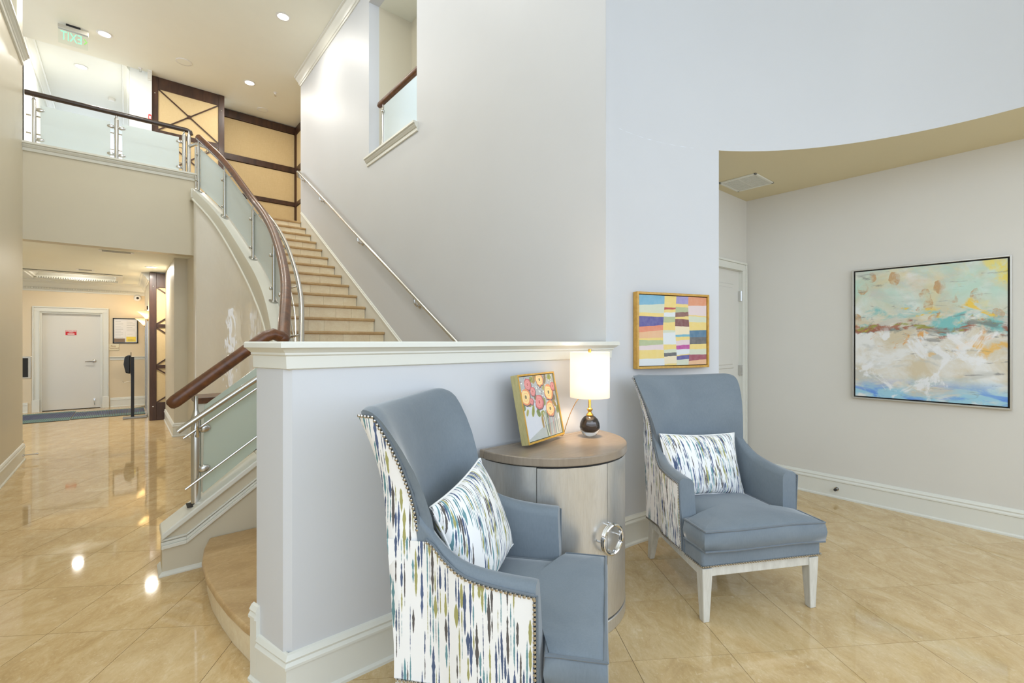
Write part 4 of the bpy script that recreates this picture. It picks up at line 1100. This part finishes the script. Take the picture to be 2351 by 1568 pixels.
# ---- cushions
def cushion(label, w, h, th, mat, loc, rot, seed):
    r = thing('throw_pillow', label, 'pillow', loc, 0, 'printed pillows on the armchairs'); r.rotation_euler = rot
    q = MB(); q.uv = []; n = 22
    def P(a, b, s):
        pin = 1 - .07*(1-abs(a)**2)*abs(b)**3; pin2 = 1 - .07*(1-abs(b)**2)*abs(a)**3
        x = a*w/2*pin2; z = b*h/2*pin
        t_ = max(0, (1-abs(a)**2.6))*max(0, (1-abs(b)**2.6)); y = s*th/2*t_**.55
        y += .006*mnoise.noise((a*2.3+seed, b*2.3, s*2.0)) * (t_**.3)
        return (x, y, z)
    for s in (-1, 1):
        base = len(q.v)
        for j in range(n+1):
            for i in range(n+1):
                a = -math.cos(PI*i/n); b = -math.cos(PI*j/n)
                q.v.append(P(a, b, s)); q.uv.append((a*w/2+seed+(2 if s > 0 else 0), b*h/2+seed))
        q.f += [(base+j*(n+1)+i, base+j*(n+1)+i+1, base+(j+1)*(n+1)+i+1, base+(j+1)*(n+1)+i) for j in range(n) for i in range(n)]
    q.build('cover', mat, r, smooth=True, sharp=180)
    m_ = 14; loop = [P(-1+2*i/m_, -1, 0) for i in range(m_)] + [P(1, -1+2*i/m_, 0) for i in range(m_)] + [P(1-2*i/m_, 1, 0) for i in range(m_)] + [P(-1, 1-2*i/m_, 0) for i in range(m_)]
    MB().tube(loop, .0045, 6, closed=True).build('welt', mat, r, smooth=True)
    return r
def in_chair(c, rz, p):
    a = math.radians(rz); return (c[0]+p[0]*math.cos(a)-p[1]*math.sin(a), c[1]+p[0]*math.sin(a)+p[1]*math.cos(a), p[2])
cushion('brush-stroke printed pillow on the nearest armchair', .46, .40, .15, M['print_b'], in_chair((1.120,1.398), 38.9, (.0,.11,.695)), (math.radians(-20), math.radians(-7), math.radians(38.9-6)), 1.3)
cushion('brush-stroke printed pillow on the armchair under the striped painting', .53, .37, .15, M['print_c'], in_chair((2.700,1.340), -27.9, (-.035,.115,.668)), (math.radians(-17), math.radians(2), math.radians(-27.9+2)), 4.1)

# ================================================================== CABINET
CXC, CYC, CRR, CZT = 1.80, 1.87, .43, .88
cb = thing('demilune_cabinet', 'half round silvered oak cabinet against the half wall', 'cabinet', (CXC, CYC, 0))
def sector(r0, r1, a0, a1, z0, z1, n=28):
    A = [math.radians(a0+(a1-a0)*i/n) for i in range(n+1)]
    poly = [(r1*math.cos(a), r1*math.sin(a)) for a in A]
    if r0 > 0: poly += [(r0*math.cos(a), r0*math.sin(a)) for a in reversed(A)]
    return MB().prism(poly, z0, z1)
tp = sector(0, CRR+.004, 180, 360, CZT-.042, CZT, 48); tp.box(-CRR-.004, CRR+.004, 0, .035, CZT-.042, CZT)
tp.build('top', M['cabtop'], cb, bevel=.005)
sector(0, CRR-.016, 180, 360, .065, CZT-.042, 48).build('carcass', M['dark'], cb)
sector(CRR-.03, CRR-.008, 180, 219.6, .07, CZT-.048).build('side_panel', M['cab'], cb, smooth=True, sharp=40)
sector(CRR-.03, CRR-.008, 320.4, 360, .07, CZT-.048).build('side_panel', M['cab'], cb, smooth=True, sharp=40)
dl = sector(CRR-.03, CRR-.006, 220.0, 269.8, .072, CZT-.052).build('door', M['cab'], cb, smooth=True, sharp=40)
dr = sector(CRR-.03, CRR-.006, 270.2, 320.0, .072, CZT-.052).build('door', M['cab'], cb, smooth=True, sharp=40)
sector(0, CRR-.004, 180, 360, 0.0005, .062, 48).build('plinth', M['cab'], cb, bevel=.004)
MB().box(-CRR+.01, CRR-.01, 0, .03, .0005, CZT-.045).build('back_panel', M['cab'], cb)
# split ring pull across the two doors
for s, dd in ((-1, dl), (1, dr)):
    arc = [Vector((s*.068*math.sin(PI*k/20), -CRR-.028, .47+.068*math.cos(PI*k/20))) for k in range(21)]
    rm = MB().tube([p+Vector((s*.002,0,0)) for p in arc], .0085, 8)
    rm.tube([p+Vector((s*.002,.010,0)) for p in arc], .0075, 8)
    pl = rm.build('ring_pull', M['chrome'], dd, smooth=True)
    for k in (1, 10, 19): MB().tube([arc[k]+Vector((s*.002,0,0)), (arc[k].x+s*.002, -CRR+.01, arc[k].z)], .005, 8).build('standoff', M['chrome'], dd, smooth=True)

# ================================================================== LAMP
lx, ly = 2.040, 1.765
lp = thing('table_lamp', 'small table lamp with white drum shade and dark glass egg base', 'lamp', (lx, ly, CZT))
egg = [(0,.0005),(.022,.001),(.040,.012),(.052,.030),(.0575,.052),(.055,.075),(.045,.098),(.030,.113),(.018,.119),(0,.120)]
MB().lathe(egg, n=32).build('crystal_body', M['crystal'], lp, smooth=True, sharp=80)
M['smoke'] = flat('mercury_smoke', (.10,.085,.08), .04, .85)
MB().lathe([(0,.030),(.018,.030),(.034,.040),(.045,.056),(.047,.070),(.043,.086),(.032,.102),(.018,.112),(0,.114)], n=32).build('inner_core', M['smoke'], lp, smooth=True, sharp=80)
MB().lathe([(0,.117),(.020,.117),(.021,.123),(.012,.133),(.009,.140),(.017,.152),(.017,.156),(.010,.160),(.008,.165),(.008,.30),(.004,.305),(.004,.47),(.009,.472),(.009,.497),(0,.498)], n=20).build('brass_stem', M['brass'], lp, smooth=True, sharp=40)
sh = MB().lathe([(.112,.222),(.112,.480),(.1105,.480),(.1105,.222)], n=48); sh.f += []
sh.build('shade', M['shade'], lp, smooth=True, sharp=40)
MB().tube([(-.11,0,.470),(.11,0,.470)], .002, 6).tube([(0,-.11,.470),(0,.11,.470)], .002, 6).build('spider', M['brass'], lp)
MB().sphere((0,0,.36), .024, 12, 8, (1,1,1.3)).build('bulb', emit('bulb_glow', (1,.85,.62), 5), lp, smooth=True)
pointlight('lamp_light', (0,0,.36), .03, 20.0, (1,.74,.48), lp)
cd = catmull([(-.012,.008,.235),(-.055,.035,.215),(-.085,.065,.14),(-.10,.085,.07),(-.115,.10,.006),(-.125,.125,.003)], 8)
MB().tube(cd, .0022, 6).build('cord', M['brass'], lp, smooth=True)

# ================================================================== PICTURES
def framed(name, label, w, h, d, fw, fmat, matrix, canvas_mat=None, edge=None):
    """local: x right, z up, front towards -y; origin bottom centre of the back"""
    r = thing(name, label, 'painting'); r.matrix_world = matrix
    e = edge or fmat
    for nm, a in (('frame_side', (-w/2,-w/2+fw,-d,0,0,h)), ('frame_side', (w/2-fw,w/2,-d,0,0,h)), ('frame_rail', (-w/2+fw,w/2-fw,-d,0,0,fw)), ('frame_rail', (-w/2+fw,w/2-fw,-d,0,h-fw,h))):
        box(nm, e, r, *a, bevel=.0015)
    if edge:
        for a in ((-w/2,-w/2+fw,-d-.002,-d,0,h),(w/2-fw,w/2,-d-.002,-d,0,h),(-w/2+fw,w/2-fw,-d-.002,-d,0,fw),(-w/2+fw,w/2-fw,-d-.002,-d,h-fw,h)): box('face_strip', fmat, r, *a)
    box('shadow_gap', M['dark'], r, -w/2+fw, w/2-fw, -d*.5, -d*.4, fw, h-fw)
    return r
def ellipse(cx, cz, rx, rz, n=18, wob=.06, rot=0, seed=0):
    out = []
    for i in range(n):
        a = 2*PI*i/n; k = 1+wob*mnoise.noise((math.cos(a)*2+seed, math.sin(a)*2, seed*1.7))*2
        x = rx*k*math.cos(a); z = rz*k*math.sin(a)
        out.append((cx+x*math.cos(rot)-z*math.sin(rot), cz+x*math.sin(rot)+z*math.cos(rot)))
    return out
class Flat:
    def __init__(s, w, h, y): s.mb = MB(); s.w = w; s.h = h; s.y = y; s.k = 0
    def poly(s, pts, c):
        """pts in 0..1, origin top left"""
        s.k += 1; n = len(s.mb.v)
        s.mb.v += [((max(0,min(1,x))-.5)*s.w, s.y-s.k*.000004, (1-max(0,min(1,z)))*s.h) for x, z in pts]
        s.mb.f.append(tuple(range(n, n+len(pts)))); s.mb.fc.append(c)
def canvas(fl_, name, parent, z0):
    b = fl_.mb; w, h, y = fl_.w, fl_.h, fl_.y
    me = bpy.data.meshes.new(name)
    n = len(b.v)
    side = [(-w/2,y,0),(w/2,y,0),(w/2,y,h),(-w/2,y,h),(-w/2,y+.015,0),(w/2,y+.015,0),(w/2,y+.015,h),(-w/2,y+.015,h)]
    b.v += side; b.f += [tuple(n+i for i in f) for f in ((0,1,2,3),(4,7,6,5),(0,4,5,1),(1,5,6,2),(2,6,7,3),(3,7,4,0))]; b.fc += [(.8,.78,.72)]*6
    me.from_pydata(b.v, [], b.f); me.update()
    ca = me.color_attributes.new(name='Col', type='FLOAT_COLOR', domain='CORNER')
    for p in me.polygons:
        for li in p.loop_indices: ca.data[li].color = (*b.fc[p.index], 1)
    me.materials.append(M['colattr'])
    o = bpy.data.objects.new(name, me); col.objects.link(o); o.parent = parent; o.location = (0,0,z0); return o
# -- striped painting on the bay wall
pa = Vector((2.742,1.983)); pb2 = Vector((3.39,1.791)); mid = (pa+pb2)/2
ang = math.atan2(pb2.y-pa.y, pb2.x-pa.x); SW = (pb2-pa).length; SH = .541
inw = Vector((math.sin(ang), -math.cos(ang)))
sagit = Vector((DC[0],DC[1])); 
sp = framed('striped_painting', 'gold framed abstract painting of stacked colour blocks above the armchair', SW-.012, SH, .045, .016, M['goldframe'],
            Matrix.Translation((mid.x+inw.x*.004, mid.y+inw.y*.004, 1.228)) @ Matrix.Rotation(ang, 4, 'Z'))
F_ = Flat(SW-.054, SH-.042, -.036)
C_ = dict(b=rgb(104,168,196), s=rgb(206,210,184), y=rgb(232,204,112), i=rgb(62,58,140), o=rgb(222,128,88), p=rgb(226,176,128), g=rgb(172,182,134), k=rgb(222,202,200), w=rgb(218,222,222), r=rgb(176,44,44), c=rgb(236,218,180), d=rgb(78,78,80), v=rgb(150,138,190), n=rgb(124,70,58), m=rgb(112,40,44), l=rgb(96,168,190), t=rgb(44,104,138), a=rgb(178,34,142), q=rgb(150,44,70), O=rgb(218,138,92))
cols = [
 (0,.352,[('b',.145,.12),('s',.25,.25),('y',.30,.305),('i',.45,.42),('o',.53,.49),('p',.615,.60),('y',.64,.64),('g',.72,.70),('k',.78,.775),('y',.905,.895),('w',1,1)]),
 (.352,.53,[('y',.165,.165),('r',.20,.19),('y',.24,.235),('w',.30,.295),('g',.385,.375),('y',.495,.495),('s',.535,.525),('w',.70,.70),('y',.775,.765),('s',.825,.815),('d',.875,.865),('c',.98,.97),('y',1,1)]),
 (.53,.728,[('v',.11,.11),('y',.15,.16),('g',.235,.225),('n',.30,.285),('y',.33,.335),('m',.435,.44),('c',.56,.55),('l',.59,.585),('y',.645,.63),('k',.72,.70),('a',.775,.765),('w',.86,.835),('y',.875,.85),('i',.925,.915),('s',1,1)]),
 (.728,1,[('O',.13,.12),('k',.265,.28),('y',.28,.30),('s',.37,.37),('y',.495,.485),('t',.595,.59),('d',.70,.69),('y',.775,.765),('s',.85,.85),('q',.945,.92),('p',1,1)])]
for x0, x1, cells in cols:
    la = lb = 0.0
    for ch, a, b in cells:
        n = 8
        def edge_(l, r_, sd): return [(x0+(x1-x0)*i/n + .0*(sd), l+(r_-l)*i/n + (.006*mnoise.noise((i*.5+x0*9, l*13, 2.2)) if 0 < l < .999 else 0)) for i in range(n+1)]
        top = edge_(la, lb, 0); bot = edge_(a, b, 0)
        sk = lambda P: [(x + (.012*math.sin(z*6+x*40) if .01 < x < .99 else 0), z) for x, z in P]
        F_.poly(sk(top)+sk(bot)[::-1], C_[ch]); la, lb = a, b
canvas(F_, 'canvas', sp, .021)
# -- flower painting leaning on the cabinet
fw_, fh_ = .364, .357
bl = Vector((1.552,1.74,CZT)); br = Vector((1.904,1.833,CZT)); fa = math.atan2(br.y-bl.y, br.x-bl.x)
nb_ = Vector((-math.sin(fa), math.cos(fa), 0)); tilt = math.radians(11.7)
org = (bl+br)/2 + nb_*.044*math.cos(tilt); org.z = CZT + .002
Mx = Matrix.Translation(org) @ Matrix.Rotation(fa, 4, 'Z') @ Matrix.Rotation(-tilt, 4, 'X')
Mx = Matrix.Translation((0,0,.009)) @ Mx
fpn = framed('flower_painting', 'small framed painting of a flower bouquet leaning on the half round cabinet', fw_, fh_, .044, .009, M['goldframe'], Mx, edge=M['greenframe'])
F_ = Flat(fw_-.024, fh_-.024, -.038)
Wt = rgb(208,212,218)
F_.poly([(0,0),(1,0),(1,1),(0,1)], Wt)
F_.poly([(0,0),(1,0),(1,.46),(.6,.5),(.3,.42),(0,.40)], rgb(176,180,178))
F_.poly([(.0,.98),(.15,.93),(.5,.82),(1,.76),(1,1),(0,1)], rgb(176,182,176))
random.seed(5)
for k in range(70): F_.poly(ellipse(random.uniform(.02,.98), random.uniform(.02,.46), .014, .013, 8, .1, 0, k), random.choice((rgb(240,238,232), rgb(226,222,214), rgb(196,190,206))))
for k in range(60): F_.poly(ellipse(random.uniform(.02,.98), random.uniform(.02,.46), .008, .010, 6, .1, 0, k), random.choice((rgb(70,56,62), rgb(120,60,70), rgb(150,140,160))))
GR = [rgb(146,150,40), rgb(170,134,48), rgb(110,130,44), rgb(178,168,70), rgb(128,100,44)]
for (x, z, rx, rz, ro, c) in ((.42,.05,.05,.09,.6,1),(.74,.07,.035,.09,.3,4),(.88,.05,.06,.05,0,0),(.26,.55,.035,.10,.35,0),(.10,.56,.03,.06,.5,3),(.40,.60,.05,.07,-.5,2),(.52,.62,.06,.05,-.2,0),(.48,.74,.03,.11,0,1),(.90,.48,.04,.10,-.6,1),(.92,.40,.05,.05,0,4),(.84,.63,.02,.12,-.3,3),(.62,.44,.03,.07,0,0),(.2,.46,.05,.02,0,3),(.34,.06,.05,.05,.8,0),(.02,.47,.05,.06,.3,2),(.66,.20,.03,.06,.4,3),(.38,.34,.04,.05,.2,4),(.98,.60,.05,.07,.5,0),(.64,.66,.03,.06,-.3,2)):
    F_.poly(ellipse(x, z, rx, rz, 14, .1, ro, x*9), GR[c]); F_.poly(ellipse(x, z, rx*.15, rz*.8, 8, .1, ro, x*9), rgb(90,90,40))
for k in range(17):
    x = .60+k*.021; c = random.choice((rgb(112,124,124), rgb(160,176,170), rgb(84,80,76), rgb(196,130,120), rgb(200,196,180), rgb(140,150,90)))
    F_.poly([(x,.58),(x+.013,.58),(x-.02+.016+(k-8)*.004,.985),(x-.02+(k-8)*.004,.985)], c)
F_.poly([(.52,.60),(.55,.60),(.62,.99),(.58,.99)], rgb(198,202,170)); F_.poly([(.51,.60),(.52,.60),(.585,.99),(.572,.99)], rgb(70,72,50))
def flower(x, z, r, outer, inner, eye):
    F_.poly(ellipse(x+.008, z+.012, r*1.16, r*1.2, 20, .12, 0, x*5), rgb(96,70,80))
    F_.poly(ellipse(x, z, r*1.08, r*1.12, 20, .12, 0, x*5), outer); F_.poly(ellipse(x-.004, z, r*.86, r*.88, 18, .12, 0, z*5), inner)
    F_.poly(ellipse(x, z, r*.60, r*.62, 16, .14, 0, z*3), tuple(a*.55+b*.45 for a, b in zip(inner, outer))); F_.poly(ellipse(x, z, r*.5, r*.5, 16, .14, 0, z*3), inner)
    F_.poly(ellipse(x, z, r*.22, r*.26, 10, .1), eye); F_.poly(ellipse(x, z, r*.10, r*.13, 10, .1), tuple(min(1, q*3) for q in eye))
Pk, Pk2, Ye, Or, Ey = rgb(206,96,96), rgb(224,140,136), rgb(248,214,140), rgb(232,142,84), rgb(88,76,44)
flower(.22,.13,.085,Pk,Pk2,rgb(150,60,50)); flower(.58,.075,.10,Or,Ye,Ey); flower(.335,.25,.065,Pk,Pk2,rgb(150,60,50)); flower(.12,.32,.115,Or,Ye,Ey)
flower(.79,.30,.115,Or,Ye,Ey); flower(.95,.21,.065,Pk,Pk2,rgb(150,60,50)); flower(.26,.40,.045,Pk,Pk2,rgb(150,60,50)); flower(.47,.43,.105,Pk,Pk2,rgb(150,60,50)); flower(.76,.57,.115,Or,Ye,Ey)
canvas(F_, 'canvas', fpn, .012)
MB().box(-.012,.012,.0,.010,.03,.17).build('easel_strut', M['black'], fpn)
# -- large abstract
t = NT('abstract_canvas'); uv = t.coord('UV')
sx_ = t.n('ShaderNodeSeparateXYZ'); t.l(uv, sx_.inputs[0]); U_, V_ = sx_.outputs[0], sx_.outputs[1]
def nz(scale, loc, mp=(1,1,1), d=5, dist=.6): return t.noise(t.mapping(uv, mp, loc), scale, d, .62, dist)
def band(c0, w0, jit):      # soft band in v, broken by noise
    return t.math('SUBTRACT', 1.0, t.math('MULTIPLY', t.math('ABSOLUTE', t.math('SUBTRACT', t.math('ADD', V_, jit), c0)), 1/w0), clamp=True)
def msk(n_, lo, hi): return t.ramp(n_, [(lo, 0.), (hi, 1.)])
inv = lambda x: t.math('SUBTRACT', 1.0, x)
def lay(c, m_, k, colr): return t.mix(t.math('MULTIPLY', m_, k), c, colr)
def both(*a):
    r_ = a[0]
    for q_ in a[1:]: r_ = t.math('MULTIPLY', r_, q_)
    return r_
c = t.mix(msk(nz(3.0,(1,2,0),(1,1.5,1),7), .40, .60), rgb(214,200,170), rgb(232,231,226))
c = lay(c, msk(nz(4.2,(7,1,0),(.8,1.8,1),8), .50, .60), .7, rgb(196,196,188))
c = lay(c, both(msk(V_, .58, .80), msk(nz(2.2,(3,3,0),(1,1,1),7), .36, .58)), .85, rgb(186,218,200))
c = lay(c, both(msk(V_, .55, .75), msk(nz(2.6,(13,3,0),(1,1,1),7), .52, .62)), .7, rgb(222,208,160))
j1 = t.math('MULTIPLY', t.math('SUBTRACT', nz(3,(5,2,0),(1.4,1,1)), .5), .30)
c = lay(c, both(msk(band(.60,.13,j1), .30, .55), msk(nz(3.6,(2,9,0),(.9,2.2,1),8), .44, .53)), .92, rgb(116,192,190))
c = lay(c, both(msk(band(.54,.08,j1), .3, .6), msk(nz(5,(8,4,0),(.8,2.2,1),8), .46, .54)), .85, rgb(118,126,122))
c = lay(c, both(msk(band(.535,.06,j1), .3, .6), msk(nz(4.5,(1,8,0),(.7,2.4,1),8), .50, .56)), .85, rgb(164,92,60))
c = lay(c, both(msk(band(.55,.05,j1), .3, .6), msk(nz(5,(21,8,0),(.7,2.4,1),8), .54, .58)), .85, rgb(156,160,70))
dots = t.n('ShaderNodeTexVoronoi'); t.l(t.mapping(uv, (8,6.5,1), (.3,.2,0)), dots.inputs['Vector']); dots.inputs['Scale'].default_value = 1
dd_ = t.math('ADD', dots.outputs['Distance'], t.math('MULTIPLY', t.math('SUBTRACT', nz(18,(2,2,0)), .5), .3))
c = lay(c, both(t.math('LESS_THAN', dd_, .34), msk(V_, .58, .62), msk(nz(3,(4,4,0)), .40, .46), msk(nz(14,(5,4,0),(1,1,1),6), .36, .56)), .8, rgb(194,146,92))
c = lay(c, both(msk(band(.62,.12,j1), .25, .5), msk(nz(3.6,(9,9,0),(.9,1.8,1),7), .56, .60)), .9, rgb(240,200,62))
c = lay(c, both(msk(U_, .68, .95), msk(V_, .55, .85), msk(nz(3.4,(19,3,0),(1,1,1),7), .46, .56)), .9, rgb(238,218,96))
c = lay(c, both(msk(band(.42,.12,j1), .2, .5), msk(nz(4.5,(3,7,0),(1,1.4,1),7), .57, .62)), .85, rgb(224,160,72))
c = lay(c, both(msk(U_, .45, .6), msk(band(.36,.12,j1), .2, .5), msk(nz(5,(33,7,0),(1,1.2,1),7), .54, .60)), .8, rgb(236,184,74))
c = lay(c, both(inv(msk(V_, .05, .19)), msk(nz(3.4,(6,6,0),(.8,1.8,1),8), .40, .54)), .9, rgb(150,204,224))
c = lay(c, both(inv(msk(V_, .04, .16)), msk(nz(4,(2,6,0),(.7,2.4,1),8), .50, .58)), .9, rgb(92,142,222))
c = lay(c, msk(nz(9,(4,1,0),(.5,2.2,1),9), .60, .66), .65, rgb(120,118,116))
c = lay(c, both(inv(msk(V_, .5, .56)), msk(nz(3.8,(0,5,0),(1.2,1.2,1),7), .54, .60)), .85, rgb(238,238,238))
t.set(base=c, rough=.55); t.bump(nz(20,(0,0,0)), .15, .003); M['abstract'] = t.m
y0, y1, z0, z1 = .286, 1.252, .922, 2.05
BW, BH = y1-y0, z1-z0
bp_ = framed('abstract_painting', 'large silver framed pale abstract painting on right wall', BW, BH, .04, .012, M['silverframe'], Matrix.Translation((4.979, (y0+y1)/2, z0)) @ Matrix.Rotation(-PI/2, 4, 'Z'))
q = MB(); w, h = BW-.045, BH-.045
q.v = [(-w/2,-.032,0),(w/2,-.032,0),(w/2,-.032,h),(-w/2,-.032,h),(-w/2,-.012,0),(w/2,-.012,0),(w/2,-.012,h),(-w/2,-.012,h)]
q.f = [(0,1,2,3),(4,7,6,5),(0,4,5,1),(1,5,6,2),(2,6,7,3),(3,7,4,0)]; q.uv = [(0,0),(1,0),(1,1),(0,1)]*2
cv = q.build('canvas', M['abstract'], bp_); cv.location = (0,0,.0225)
bpy.context.view_layer.update()
